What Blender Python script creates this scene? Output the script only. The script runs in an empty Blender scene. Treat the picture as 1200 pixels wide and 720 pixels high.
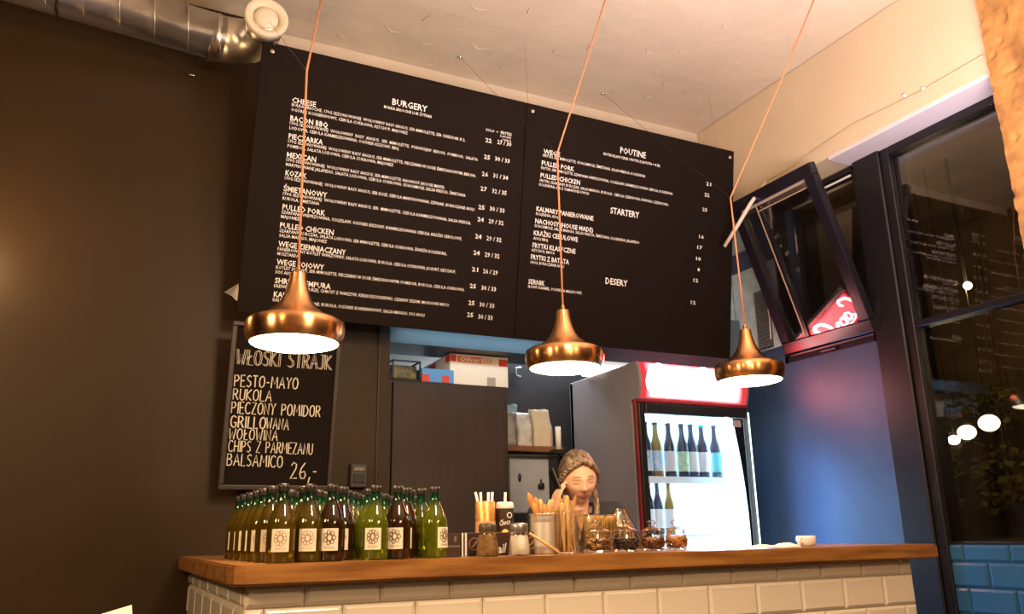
import bpy, bmesh, math, random
from math import sin, cos, pi, radians, sqrt, atan2
from mathutils import Vector, Matrix
random.seed(7)
S = bpy.context.scene
C = S.collection
# ---------------------------------------------------------------- camera
F = 962.74
RM = Matrix(((0.897338, -0.102973, -0.429163), (-0.441019, -0.246504, -0.862982), (-0.016926, 0.963656, -0.266611)))
EYE = Vector((0, 0, 1.18))
cd = bpy.data.cameras.new('camera'); cam = bpy.data.objects.new('camera', cd); C.objects.link(cam)
cd.sensor_width = 36; cd.lens = F / 1200 * 36; cd.clip_start = .02
cam.matrix_world = Matrix.Translation(EYE) @ RM.to_4x4()
S.camera = cam
# ---------------------------------------------------------------- world, colour management
w = bpy.data.worlds.new('world'); S.world = w; w.use_nodes = True
w.node_tree.nodes['Background'].inputs[0].default_value = (.02, .018, .025, 1)
w.node_tree.nodes['Background'].inputs[1].default_value = .6
S.view_settings.view_transform = 'Standard'; S.view_settings.look = 'None'
S.view_settings.exposure = 0; S.view_settings.gamma = 1; S.view_settings.use_curve_mapping = False
# ---------------------------------------------------------------- room lamps and added fills (outside the frame)
def light(name, kind, loc, energy, col, size=.1, rot=None, size_y=None):
    l = bpy.data.lights.new(name, kind); l.energy = energy; l.color = col
    if kind == 'AREA':
        l.size = size
        if size_y: l.shape = 'RECTANGLE'; l.size_y = size_y
    elif kind == 'SPOT':
        l.shadow_soft_size = size; l.spot_size = radians(150); l.spot_blend = .6
    else: l.shadow_soft_size = size
    o = bpy.data.objects.new(name, l); C.objects.link(o); o.location = loc
    if rot: o.rotation_euler = rot
    return o
WARM = (1, .60, .27)
light('room_lamp', 'POINT', (-1.3, .3, 2.55), 50, (1, .62, .30), .16)
light('room_lamp', 'POINT', (1.6, -.6, 2.4), 60, (1, .64, .33), .16)
light('ceiling_fill', 'AREA', (1.9, 1.0, 1.9), 120, (1, .79, .77), .8, (pi, 0, 0))  # added upward fill that brightens the middle of the ceiling
light('room_lamp', 'POINT', (1.0, .4, 1.9), 22, (1, .66, .36), .12)
light('counter_lamp', 'AREA', (.9, .95, 2.5), 34, (1, .70, .42), .3, (radians(42), 0, 0))
light('left_end_fill', 'AREA', (-1.25, 1.5, 2.1), 26, (1, .68, .38), .25, (radians(60), 0, radians(-52)))  # added fill aimed at the tiles on the counter's left end

# ================================================================ pixel -> world helpers (points on real planes)
def ray(px, py): return RM @ Vector((px - 600, -(py - 360), -F))
def onY(px, py, y): r = ray(px, py); return EYE + r * (y / r.y)
def onX(px, py, x): r = ray(px, py); return EYE + r * (x / r.x)
def onZ(px, py, z): r = ray(px, py); return EYE + r * ((z - EYE.z) / r.z)
# ================================================================ object helpers
def obj(name, bm, mat=None, parent=None, smooth=False, kind=None):
    me = bpy.data.meshes.new(name)
    if smooth:
        for f in bm.faces: f.smooth = True
    bm.to_mesh(me); bm.free()
    o = bpy.data.objects.new(name, me); C.objects.link(o)
    if mat is not None:
        for m in (mat if isinstance(mat, (list, tuple)) else [mat]): me.materials.append(m)
    if parent is not None:
        o.parent = parent; o.location = -WL(parent)
    if kind: o['kind'] = kind
    return o
def WL(p):
    l = Vector(p.location)
    while p.parent: p = p.parent; l += Vector(p.location)
    return l
def local(o):                       # mesh was given in the thing's own coordinates
    o.location = (0, 0, 0); return o
def tag(o, label=None, cat=None, group=None, kind=None):
    if label: o['label'] = label
    if cat: o['category'] = cat
    if group: o['group'] = group
    if kind: o['kind'] = kind
    return o
def thing(name, label, cat, loc=(0, 0, 0), group=None):
    o = bpy.data.objects.new(name, None); C.objects.link(o); o.location = loc; o.empty_display_size = .1
    return tag(o, label, cat, group)
def struct(name, bm, mat, smooth=False):
    return obj(name, bm, mat, None, smooth, 'structure')
def copy_tree(o, parent=None):
    c = o.copy(); C.objects.link(c); c.parent = parent
    for ch in [x for x in bpy.data.objects if x.parent == o]: copy_tree(ch, c)
    return c
def B(): return bmesh.new()
def bx(bm, x0, x1, y0, y1, z0, z1, bev=0, seg=1, mi=0):
    m = Matrix.Translation(((x0+x1)/2, (y0+y1)/2, (z0+z1)/2)) @ Matrix.Diagonal((abs(x1-x0), abs(y1-y0), abs(z1-z0), 1))
    r = bmesh.ops.create_cube(bm, size=1, matrix=m)
    fs = list({f for v in r['verts'] for f in v.link_faces})
    for f in fs: f.material_index = mi
    if bev:
        es = list({e for v in r['verts'] for e in v.link_edges})
        bmesh.ops.bevel(bm, geom=es, offset=bev, segments=seg, affect='EDGES', profile=.5)
    return bm
def box(*a, **k): return bx(B(), *a, **k)
def lathe(bm, prof, c=(0, 0, 0), n=32, mi=0, close=False, M=None):
    rings = []
    c = Vector(c)
    for r, z in prof:
        ring = []
        for i in range(n):
            a = 2*pi*i/n; p = Vector((r*cos(a), r*sin(a), z))
            if M: p = M @ p
            ring.append(bm.verts.new(p + c))
        rings.append(ring)
    for a, b in zip(rings, rings[1:]):
        for i in range(n):
            f = bm.faces.new((a[i], a[(i+1) % n], b[(i+1) % n], b[i])); f.material_index = mi
    if close:
        f = bm.faces.new(list(reversed(rings[0]))); f.material_index = mi
        f = bm.faces.new(rings[-1]); f.material_index = mi
    return bm
def tube(bm, pts, r, n=8, mi=0, caps=True):
    pts = [Vector(p) for p in pts]; rs = r if isinstance(r, (list, tuple)) else [r]*len(pts)
    rings = []; up = None
    for i, p in enumerate(pts):
        d = (pts[min(i+1, len(pts)-1)] - pts[max(i-1, 0)]).normalized()
        if up is None:
            up = d.orthogonal().normalized()
        up = (up - d*up.dot(d))
        up = up.normalized() if up.length > 1e-5 else d.orthogonal().normalized()
        s = d.cross(up)
        rings.append([bm.verts.new(p + (up*cos(2*pi*k/n) + s*sin(2*pi*k/n))*rs[i]) for k in range(n)])
    for a, b in zip(rings, rings[1:]):
        for k in range(n):
            f = bm.faces.new((a[k], a[(k+1) % n], b[(k+1) % n], b[k])); f.material_index = mi
    if caps and n > 2:
        bm.faces.new(list(reversed(rings[0]))).material_index = mi
        bm.faces.new(rings[-1]).material_index = mi
    return bm
def capsule(bm, p0, r0, p1, r1, n=14):
    p0 = Vector(p0); p1 = Vector(p1); d = p1 - p0; L = d.length; u = d.normalized() if L > 1e-6 else Vector((0, 0, 1))
    pts = []; rs = []
    for k in range(6):
        a = -pi/2 + (k+.35)/6*pi/2; pts.append(p0 + u*sin(a)*r0); rs.append(cos(a)*r0)
    for k in range(7):
        t = k/6; pts.append(p0 + d*t); rs.append(r0 + (r1-r0)*t)
    for k in range(6):
        a = (k+.65)/6*pi/2; pts.append(p1 + u*sin(a)*r1); rs.append(cos(a)*r1)
    return tube(bm, pts, rs, n)
def ball(bm, c, r, n=16, sc=(1, 1, 1), mi=0):
    m = Matrix.Translation(c) @ Matrix.Diagonal((sc[0], sc[1], sc[2], 1))
    q = bmesh.ops.create_uvsphere(bm, u_segments=n, v_segments=max(6, n*2//3), radius=r, matrix=m)
    for f in {f for v in q['verts'] for f in v.link_faces}: f.material_index = mi
    return bm
def remesh(bm, vox, smooth=2):
    me = bpy.data.meshes.new('tmp'); bm.to_mesh(me); bm.free()
    o = bpy.data.objects.new('tmp', me); C.objects.link(o)
    m = o.modifiers.new('r', 'REMESH'); m.mode = 'VOXEL'; m.voxel_size = vox; m.use_smooth_shade = True
    if smooth:
        s = o.modifiers.new('s', 'SMOOTH'); s.factor = .5; s.iterations = smooth
    bpy.context.view_layer.update()
    dg = bpy.context.evaluated_depsgraph_get()
    out = bpy.data.meshes.new_from_object(o.evaluated_get(dg))
    bpy.data.objects.remove(o); bpy.data.meshes.remove(me)
    b = B(); b.from_mesh(out); bpy.data.meshes.remove(out)
    for f in b.faces: f.smooth = True; f.material_index = 0
    return b
# ================================================================ materials
def mat(name, col, rough=.5, metal=0, noise=0, nscale=20, bump=0, bscale=60, col2=None, spec=.5, trans=0, ior=1.45, emit=None, es=0,
        coat=0, aniso=0, sss=0, stretch=None, detail=6, ramp=(.35, .65), bdist=.002):
    m = bpy.data.materials.new(name); m.use_nodes = True
    nt = m.node_tree; n = nt.nodes; l = nt.links; p = n['Principled BSDF']
    p.inputs['Base Color'].default_value = (*col, 1); p.inputs['Roughness'].default_value = rough
    p.inputs['Metallic'].default_value = metal; p.inputs['Specular IOR Level'].default_value = spec
    p.inputs['Transmission Weight'].default_value = trans; p.inputs['IOR'].default_value = ior
    p.inputs['Coat Weight'].default_value = coat; p.inputs['Anisotropic'].default_value = aniso
    if sss: p.inputs['Subsurface Weight'].default_value = sss; p.inputs['Subsurface Radius'].default_value = (.02, .008, .004)
    if emit: p.inputs['Emission Color'].default_value = (*emit, 1); p.inputs['Emission Strength'].default_value = es
    tc = n.new('ShaderNodeTexCoord'); mp = n.new('ShaderNodeMapping'); l.new(tc.outputs['Object'], mp.inputs[0])
    if stretch: mp.inputs['Scale'].default_value = stretch
    if col2 or noise:
        c2 = col2 or tuple(c*(1-noise) for c in col)
        t = n.new('ShaderNodeTexNoise'); t.inputs['Scale'].default_value = nscale; t.inputs['Detail'].default_value = detail
        l.new(mp.outputs[0], t.inputs[0])
        r = n.new('ShaderNodeValToRGB'); r.color_ramp.elements[0].position = ramp[0]; r.color_ramp.elements[1].position = ramp[1]
        r.color_ramp.elements[0].color = (*c2, 1); r.color_ramp.elements[1].color = (*col, 1)
        l.new(t.outputs[0], r.inputs[0]); l.new(r.outputs[0], p.inputs['Base Color'])
    if bump:
        t = n.new('ShaderNodeTexNoise'); t.inputs['Scale'].default_value = bscale; t.inputs['Detail'].default_value = detail
        l.new(mp.outputs[0], t.inputs[0])
        b = n.new('ShaderNodeBump'); b.inputs['Strength'].default_value = bump; b.inputs['Distance'].default_value = bdist
        l.new(t.outputs[0], b.inputs['Height']); l.new(b.outputs[0], p.inputs['Normal'])
    return m
def emis(name, col, s):
    m = bpy.data.materials.new(name); m.use_nodes = True; nt = m.node_tree
    nt.nodes.remove(nt.nodes['Principled BSDF'])
    e = nt.nodes.new('ShaderNodeEmission'); e.inputs[0].default_value = (*col, 1); e.inputs[1].default_value = s
    nt.links.new(e.outputs[0], nt.nodes['Material Output'].inputs[0]); return m
def thin_glass(name, tint=(1, 1, 1), refl=1.0, rough=0.0, base=.0):
    m = bpy.data.materials.new(name); m.use_nodes = True; nt = m.node_tree; n = nt.nodes; l = nt.links
    n.remove(n['Principled BSDF'])
    t = n.new('ShaderNodeBsdfTransparent'); t.inputs[0].default_value = (*tint, 1)
    g = n.new('ShaderNodeBsdfGlossy'); g.inputs['Roughness'].default_value = rough; g.inputs[0].default_value = (1, 1, 1, 1)
    fr = n.new('ShaderNodeFresnel'); fr.inputs[0].default_value = 1.5
    ma = n.new('ShaderNodeMath'); ma.operation = 'MULTIPLY_ADD'; ma.inputs[1].default_value = refl; ma.inputs[2].default_value = base; ma.use_clamp = True
    mx = n.new('ShaderNodeMixShader')
    l.new(fr.outputs[0], ma.inputs[0]); l.new(ma.outputs[0], mx.inputs[0]); l.new(t.outputs[0], mx.inputs[1]); l.new(g.outputs[0], mx.inputs[2])
    l.new(mx.outputs[0], n['Material Output'].inputs[0]); return m
def brushed(name, col, rough=.22, aniso=.8, axis='Z'):
    m = mat(name, col, rough, 1, aniso=aniso)
    nt = m.node_tree; tg = nt.nodes.new('ShaderNodeTangent'); tg.direction_type = 'RADIAL'; tg.axis = axis
    nt.links.new(tg.outputs[0], nt.nodes['Principled BSDF'].inputs['Tangent'])
    nt.nodes['Principled BSDF'].inputs['Anisotropic Rotation'].default_value = .25
    return m
M_wall = mat('graphite_paint_warm_lit', (.035, .0195, .0075), .45, spec=.24, noise=.12, nscale=3, bump=.25, bscale=40)  # graphite paint with the warm lamplight put into its brown
M_wallR = mat('graphite_paint_blue_lit', (.042, .080, .17), .42, noise=.15, nscale=5, bump=.3, bscale=30)  # same graphite paint, fridge glow put into its blue
M_cream = mat('cream_ceiling_paint', (.62, .54, .42), .7, noise=.10, nscale=2.5, bump=.6, bscale=9, bdist=.01)
M_beam = mat('cream_beam_paint', (.64, .52, .36), .75, noise=.06, nscale=3, bump=.3, bscale=12, bdist=.004)
M_white = mat('white_paint', (.72, .72, .74), .6, noise=.06, nscale=6)
M_teal = mat('pale_teal_patch', (.42, .62, .66), .6, col2=(.30, .48, .54), nscale=14, bump=.3)  # pale teal patches on the walls of the right back corner
M_floor = mat('dark_floor', (.06, .05, .04), .5, noise=.3, nscale=6)
M_board = mat('matte_black_board', (.0105, .0062, .0048), .7, noise=.08, nscale=8, spec=.12)
M_letter = mat('white_letter_print', (.88, .86, .84), .6)
M_chalk = mat('chalk_marker', (.80, .75, .64), .7)
M_frame = mat('black_window_frame', (.010, .008, .011), .35, noise=.2, nscale=12)
M_black = mat('black_plastic', (.012, .012, .013), .35)
M_duct = mat('galvanised_duct', (.80, .74, .64), .34, 1, noise=.2, nscale=9, bump=.15, bscale=8)
M_diff = mat('cream_enamel_diffuser', (.72, .64, .48), .4)
M_grout = mat('grout', (.52, .45, .34), .8)
M_tile = mat('glazed_off_white_tile', (.76, .68, .57), .10, noise=.05, nscale=2, coat=.3)
M_tileB = mat('blue_lit_tile', (.028, .105, .22), .25, noise=.1, nscale=4)  # blue fridge light put into the tile colour
M_copper = brushed('brushed_copper', (.95, .50, .21), .25, .8)
M_copin = mat('white_enamel_inside_shade', (.8, .75, .68), .5)
M_bulb = emis('lamp_diffuser_light', (1, .80, .55), 16)
M_cord = mat('copper_textile_cord', (.55, .22, .10), .5)
M_steel = mat('steel', (.6, .58, .55), .25, 1)
M_paper = mat('white_paper', (.78, .76, .70), .7)
M_glass = thin_glass('clear_glass', (.97, .97, .97), 1.0)
M_pane = thin_glass('window_glass', (.80, .80, .80), .75, 0, .0)
def wood(name, c1, c2, stretch, rough=.35, sc=7):
    return mat(name, c1, rough, col2=c2, nscale=sc, stretch=stretch, detail=8, bump=.15, bscale=20)
M_wood = wood('oiled_orange_wood', (.34, .155, .040), (.18, .068, .016), (.8, 4, 9), .3, 5)
M_shelf = wood('brown_wood', (.22, .10, .04), (.12, .05, .02), (1, 6, 6))
M_cab = wood('dark_brown_laminate', (.034, .020, .014), (.025, .015, .010), (7, 7, .6), .5, 4)
M_stick = wood('pale_birch_wood', (.72, .48, .22), (.6, .36, .14), (8, 8, 1), .6)
M_stick2 = wood('toasted_wood', (.62, .27, .07), (.5, .2, .05), (8, 8, 1), .6)

# ================================================================ the setting
W = 3.22; CE = 3.51; YB = 3.5
struct('floor', box(-4.5, 5.0, -3.5, 5.2, -.06, 0), M_floor)
struct('ceiling', box(-4.5, W+.2, -3.5, 3.6, CE, CE+.08), M_cream)
struct('wall_left', box(-4.6, -4.5, -3.5, YB, 0, CE), M_wall)
struct('wall_rear', box(-4.5, W+.2, -3.6, -3.5, 0, CE), M_cream)
bm = box(-4.5, .47, YB, YB+.2, 0, CE)
bx(bm, .47, 1.12, YB, YB+.12, 0, 2.40)
struct('wall_back', bm, M_wall)
bm = box(.47, W+.2, 3.56, 3.7, 2.30, CE)
struct('wall_back_upper', bm, M_cream)
struct('trim_1', box(1.12, W, 3.52, 3.76, 2.035, 2.34), mat('lintel_paint_cold_lit', (.07, .13, .17), .35, noise=.1, nscale=6))  # teal stands in for cold fridge light on the dark lintel
# kitchen beyond the opening
M_kit = mat('white_kitchen_paint', (.6, .6, .58), .6)
struct('wall_kitchen', box(.9, 4.2, 4.9, 5.0, 0, 2.5), M_kit)
struct('wall_kitchen_left', box(.8, .9, 3.7, 5.0, 0, 2.5), M_kit)
struct('ceiling_kitchen', box(.8, 4.2, 3.76, 5.0, 2.42, 2.5), M_kit)
struct('wall_kitchen_right', box(W, W+.1, 3.7, 5.0, 0, 2.5), M_wallR)
# right wall : solid lower part, opening for the tilted sash, big window
bm = box(W, W+.2, 2.60, 3.7, 0, 2.03)
bx(bm, W, W+.2, 3.20, 3.7, 2.03, 2.94)
struct('wall_right', bm, M_wallR)
bm = box(W-.17, W+.2, -3.5, 3.56, 2.94, CE, .006)
struct('wall_right_beam', bm, M_beam)
struct('trim_2', box(W-.166, W-.01, -3.4, 2.62, 2.925, 2.942), mat('soffit_paint_blue_lit', (.62, .60, .68), .6))  # lilac puts bluish window light into the colour of the beam underside
struct('wall_right_front', box(W, W+.2, -3.5, .9, 0, 2.94), M_wall)
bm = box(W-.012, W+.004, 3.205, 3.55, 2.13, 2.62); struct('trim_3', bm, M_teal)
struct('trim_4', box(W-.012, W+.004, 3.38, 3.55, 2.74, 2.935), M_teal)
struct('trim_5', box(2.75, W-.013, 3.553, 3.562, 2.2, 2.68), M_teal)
# window post between sash opening and the big window
bm = box(W-.035, W+.16, 2.445, 2.60, 0, 2.94, .006); struct('window_1_post', bm, M_frame)
# big window : frame, transom, mullion, panes
win = thing('window_2', None, None); win['kind'] = 'structure'; del_k = None
bm = B()
bx(bm, W-.02, W+.06, 2.40, 2.445, 0.0, 2.94, .004)
bx(bm, W-.02, W+.06, 1.0, 2.40, 2.885, 2.94, .004)
bx(bm, W-.004, W+.06, 1.0, 2.40, 1.108, 1.118, .002)
obj('window_frame', bm, M_frame, win)
obj('transom', box(W-.015, W+.05, 1.0, 2.40, 2.040, 2.072, .004), M_frame, win)
obj('mullion', box(W-.015, W+.05, 1.83, 1.865, 1.115, 2.885, .004), M_frame, win)
for (y0, y1) in ((1.0, 1.83), (1.865, 2.40)):
    for (z0, z1) in ((1.115, 2.04), (2.072, 2.885)):
        obj('pane', box(W+.012, W+.016, y0, y1, z0, z1), M_pane, win)
# sash opening frame
wo = thing('window_1', None, None); wo['kind'] = 'structure'
bm = B()
bx(bm, W-.01, W+.08, 2.600, 2.625, 2.03, 2.94); bx(bm, W-.01, W+.08, 3.18, 3.2, 2.03, 2.94)
bx(bm, W-.01, W+.08, 2.60, 3.2, 2.90, 2.925); bx(bm, W-.01, W+.08, 2.60, 3.2, 2.03, 2.06)
obj('window_frame', bm, M_frame, wo)
obj('top_seal', box(W-.016, W-.011, 2.63, 2.85, 2.872, 2.882), M_paper, wo)
obj('pane', box(W+.15, W+.154, 2.62, 3.19, 2.05, 2.92), M_pane, wo)
# tile dado below the big window, its blue standing in for fridge light
dado = obj('wall_right_dado', box(W+.0, W+.15, 1.0, 2.44, 0, 1.108), M_tileB, None, False, 'structure')
def tile_bm(w, h, t=.008, bev=.009):
    b = B(); hw = w/2; hh = h/2
    o = [(-hw, 0, -hh), (hw, 0, -hh), (hw, 0, hh), (-hw, 0, hh)]
    lo = [b.verts.new(p) for p in o]; mi = [b.verts.new((x, -t*.35, z)) for x, y, z in o]
    hi = [b.verts.new((x*(hw-bev)/hw, -t, z*(hh-bev)/hh)) for x, y, z in o]
    for a, c in ((lo, mi), (mi, hi)):
        for i in range(4): b.faces.new((a[i], a[(i+1) % 4], c[(i+1) % 4], c[i]))
    b.faces.new(hi); return b
def tile_run(parent, mat_, org, u, nrm_rot, length, z_top, z_bot, tw, th, gap, first_off=0, first_h=None, name='tile', maxrow=99):
    """running-bond tiles; org = start corner, u = direction along the wall, nrm_rot = z rotation so that -Y faces out"""
    cache = {}; z = z_top; row = 0
    while z > z_bot + .01 and row < maxrow:
        h = (first_h if row == 0 and first_h else th)
        off = (first_off if row % 2 == 0 else (first_off + (tw+gap)/2) % (tw+gap))
        s = -((tw+gap) - off) if off > 0 else 0
        while s < length - .01:
            a = max(s, 0); b_ = min(s+tw, length)
            if b_ - a > .012:
                k = (round(b_-a, 3), h)
                if k not in cache:
                    t = tile_bm(k[0], h-gap, bev=min(.009, k[0]*.3)); me = bpy.data.meshes.new(name); t.to_mesh(me); t.free(); me.materials.append(mat_); cache[k] = me
                o = bpy.data.objects.new(name, cache[k]); C.objects.link(o); o.parent = parent
                p = Vector(org) + Vector(u)*((a+b_)/2); p.z = z - h/2
                o.location = p - WL(parent); o.rotation_euler = (random.uniform(-.004, .004), 0, nrm_rot + random.uniform(-.003, .003))
            s += tw + gap
        z -= h; row += 1
tile_run(dado, M_tileB, (W, 2.44, 0), (0, -1, 0), radians(-90), 1.0, 1.108, .0, .192, .1, .006, .1, .07)

# spiral duct and round diffuser
du = thing('ventilation_duct', 'galvanised spiral air duct running along the top of the dark left wall', 'duct', (-1.5, 3.27, 3.25))
DY, DZ, DR = 3.30, 3.245, .096
bm = B(); My = Matrix.Rotation(radians(90), 3, 'Y')
prof = [(0.0, 0)]
xx = -4.4; pr = []
dyx = lambda x: DY + (x-.29)*.12
tube(bm, [(-4.4, dyx(-4.4), DZ), (.29, DY, DZ)], DR, 40)
obj('pipe', bm, M_duct, du, True)
k = 0; x = -2.2
while x < .30:
    bm = B(); pts = [(x + .035*a/(2*pi)*1.6, dyx(x) + (DR+.0005)*cos(a), DZ + (DR+.0005)*sin(a)) for a in [2*pi*i/24 for i in range(25)]]
    tube(bm, pts, .0022, 5); obj('spiral_seam', bm, M_duct, du, True); x += .128
bm = B(); lathe(bm, [(DR+.004, -.02), (DR+.007, -.012), (DR+.004, 0), (DR+.007, .012), (DR+.004, .02)], (.245, DY, DZ), 36, M=My); obj('coupling', bm, M_steel, du, True)
bm = B()
pts = [(.27, DY, DZ), (.33, DY-.006, DZ), (.385, DY-.035, DZ), (.415, DY-.09, DZ), (.422, DY-.15, DZ), (.422, 3.075, DZ)]
tube(bm, pts, [DR, DR, DR*.96, DR*.88, .078, .074], 36); obj('elbow', bm, M_duct, du, True)
Mx = Matrix.Rotation(radians(90), 3, 'X')
bm = B(); lathe(bm, [(.077, 0), (.080, .006), (.077, .012)], (.422, 3.14, DZ), 36, M=Mx); obj('coupling', bm, M_steel, du, True)
DC = (.422, 3.075, DZ)
dv = thing('air_valve', 'round cream ceiling air valve at the end of the duct', 'vent', DC)
bm = B(); lathe(bm, [(.083, -.02), (.088, 0), (.088, .012), (.082, .018), (.066, .012), (.052, .002), (.05, -.02)], DC, 44, M=Mx); obj('rim', bm, M_diff, dv, True)
bm = B(); lathe(bm, [(.0001, -.01), (.045, -.01), (.049, .004), (.045, .014), (.02, .018), (.0001, .0185)], DC, 40, M=Mx); obj('disc', bm, M_diff, dv, True)
bm = B(); lathe(bm, [(.053, -.018), (.0001, -.018)], DC, 30, M=Mx); obj('dark_throat', bm, M_black, dv)

# duct hanger straps
for xs in (-.33,):
    bm = B(); tube(bm, [(xs, dyx(xs) + (DR+.003)*cos(a), DZ + (DR+.003)*sin(a)) for a in [pi*(1+i/16) for i in range(17)]], .0035, 6)
    tube(bm, [(xs, dyx(xs)-DR-.003, DZ), (xs, dyx(xs)-DR-.003, CE)], .003, 6)
    obj('hanger_strap', bm, M_black, du, True)

# small glinting clip and line on dark wall
cl = thing('cable_clip', 'small shiny clip glinting on the dark wall below the duct', 'clip', (.155, 3.495, 2.98))
p = onY(225, 88, 3.48)
cl.location = p
bm = B(); ball(bm, p, .006, 10, (2.6, .7, .9)); obj('clip_body', bm, M_steel, cl, True)
bm = B(); tube(bm, [onY(176, 62, 3.485), onY(200, 73, 3.48), p], .0012, 5); obj('wire', bm, M_black, cl, True)
# pillar, rough plaster, near the camera
pz = onY(1166, 120, 1.75)
bm = B()
nx, nz = 26, 120
px0 = pz.x
import mathutils.noise as N
def pgrid(bm, org, u, v, nu, nv, nrm, amp):
    org = Vector(org); u = Vector(u); v = Vector(v); nrm = Vector(nrm); g = []
    for j in range(nv+1):
        r = []
        for i in range(nu+1):
            p = org + u*(i/nu) + v*(j/nv)
            q = p*9; e = N.fractal(q, 1, 2, 5)
            e2 = N.noise(p*22); pit = -max(0, e2-.33)*3.2
            r.append(bm.verts.new(p + nrm*(amp*(e*.8 + pit)) + Vector((amp*.7*N.noise(p*7+Vector((5, 1, 2))), 0, 0))))
        g.append(r)
    for j in range(nv):
        for i in range(nu): bm.faces.new((g[j][i], g[j][i+1], g[j+1][i+1], g[j+1][i]))
pgrid(bm, (px0, 1.35, 0), (.45, 0, 0), (0, 0, CE), 60, 420, (0, -1, 0), .012)
pgrid(bm, (px0, 1.75, 0), (0, -.4, 0), (0, 0, CE), 40, 420, (-1, 0, 0), .012)
bmesh.ops.remove_doubles(bm, verts=bm.verts, dist=.002)
M_plaster = mat('rough_ochre_plaster', (.40, .20, .055), .85, col2=(.17, .075, .022), nscale=9, bump=.8, bscale=45, detail=10, ramp=(.30, .60), bdist=.006)
struct('wall_pillar', bm, M_plaster, True)
bm = box(px0+.03, px0+.45, 1.38, 1.75, 0, CE); struct('wall_pillar_core', bm, M_plaster)

# ================================================================ counter
YC = 2.114; ZT = 1.12
wt = thing('worktop', 'thick orange-brown wooden bar top on the tiled counter', 'worktop', (.302, YC, 1.071))
bm = B()
pts = [(.302, 3.50), (.302, YC+.035), (.31, YC+.012), (.335, YC), (2.762, YC), (2.762, 2.62), (1.0, 2.62), (1.0, 3.50)]
vb = [bm.verts.new((x, y, 1.071)) for x, y in pts]; f = bm.faces.new(vb); f.normal_update()
r = bmesh.ops.extrude_face_region(bm, geom=[f]); vt = [v for v in r['geom'] if isinstance(v, bmesh.types.BMVert)]
bmesh.ops.translate(bm, verts=vt, vec=(0, 0, ZT-1.071))
bmesh.ops.recalc_face_normals(bm, faces=bm.faces)
bmesh.ops.bevel(bm, geom=[e for e in bm.edges if abs(e.verts[0].co.z-e.verts[1].co.z) < .001], offset=.005, segments=2, affect='EDGES')
obj('top_board', bm, M_wood, wt)
bc = thing('bar_counter', 'off-white subway-tiled bar beneath the thick wooden top', 'counter', (.35, YC+.05, 0))
TY = YC+.055; TX = .35
bm = box(TX, 2.672, TY, 2.58, 0, 1.071); bx(bm, TX, .96, 2.58, 3.495, 0, 1.071)
obj('core', bm, M_grout, bc)
tile_run(bc, M_tile, (TX-.006, TY, 0), (1, 0, 0), 0, 2.68-TX, 1.071, .35, .190, .101, .0035, .145, .055)
tile_run(bc, M_tile, (TX, 3.49, 0), (0, -1, 0), radians(-90), 3.49-TY+.004, 1.071, .35, .215, .101, .007, .17, .055)
bm = box(TX, 2.67, TY-.004, TY, 0, .36); obj('lower_facing', bm, M_tile, bc)

# ================================================================ hanging menu board
T = radians(9); P0 = onY(277.5, 365.4, 3.3)
U = Vector((1, 0, 0)); V = Vector((0, -sin(T), cos(T))); NB = Vector((0, -cos(T), -sin(T)))
def onB(px, py):
    r = ray(px, py); s = NB.dot(P0-EYE)/NB.dot(r); p = EYE + r*s - P0
    return p.dot(U), p.dot(V)
BW = 2.50; BH = 1.135
mb = thing('menu_board', 'large black hanging menu board with white burger and poutine lists', 'menu board', P0)
RB = Matrix((U, V, -NB)).transposed()       # board local (u, v, out of the back) -> world
ROTB = Matrix((U, V, NB*-1)).transposed()
def bobj(name, bm, m, smooth=False, off=0):
    """mesh given in board coordinates u (right), v (up), n (towards the room)"""
    for v in bm.verts: c = v.co.copy(); v.co = U*c.x + V*c.y + NB*c.z
    bmesh.ops.recalc_face_normals(bm, faces=bm.faces)
    o = obj(name, bm, m, mb, smooth); o.location = (0, 0, 0); return o
seam = onB(610, 260)[0]
bobj('panel', box(0, seam-.0015, 0, BH, -.012, 0, .001), M_board)
bobj('panel', box(seam+.0015, BW, 0, BH, -.012, 0, .001), M_board)
bobj('back_frame', bx(bx(B(), .05, BW-.05, .1, .14, -.04, -.012), .05, BW-.05, 1.0, 1.04, -.04, -.012), M_black)
fcache = {}
def text_mesh(s, shear=0, bold=0):
    c = bpy.data.curves.new('t', 'FONT'); c.body = s; c.size = 1; c.resolution_u = 1; c.shear = shear; c.offset = bold
    o = bpy.data.objects.new('t', c); C.objects.link(o); bpy.context.view_layer.update()
    me = bpy.data.meshes.new_from_object(o.evaluated_get(bpy.context.evaluated_depsgraph_get()))
    bpy.data.objects.remove(o); bpy.data.curves.remove(c)
    b = B(); b.from_mesh(me); bpy.data.meshes.remove(me)
    return b
def board_text(name, s, x0, y0, x1, cap, bold=.012, right=False):
    b = text_mesh(s, 0, bold)
    xs = [v.co.x for v in b.verts]; a, z = min(xs), max(xs)
    u0, v0 = onB(x0, y0); u1, _ = onB(x1, y0 + (x1-x0)*.2)
    sx = (u1-u0)/(z-a); sy = cap/.69
    for v in b.verts: v.co = Vector((u0 + (v.co.x-a)*sx, v0 + v.co.y*sy, .0012))
    bobj(name, b, M_letter)
CN, CDs, CP, CH = .0225, .0130, .0195, .0285
board_text('heading', 'BURGERY', 459.5, 122.7, 500.5, CH); board_text('heading_note', 'BUŁKA BRIOCHE LUB ŻYTNIA', 450, 126.6, 506, .0120)
SZ = '170G SEZONOWANEJ  WOŁOWINY RASY ANGUS, '
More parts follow.
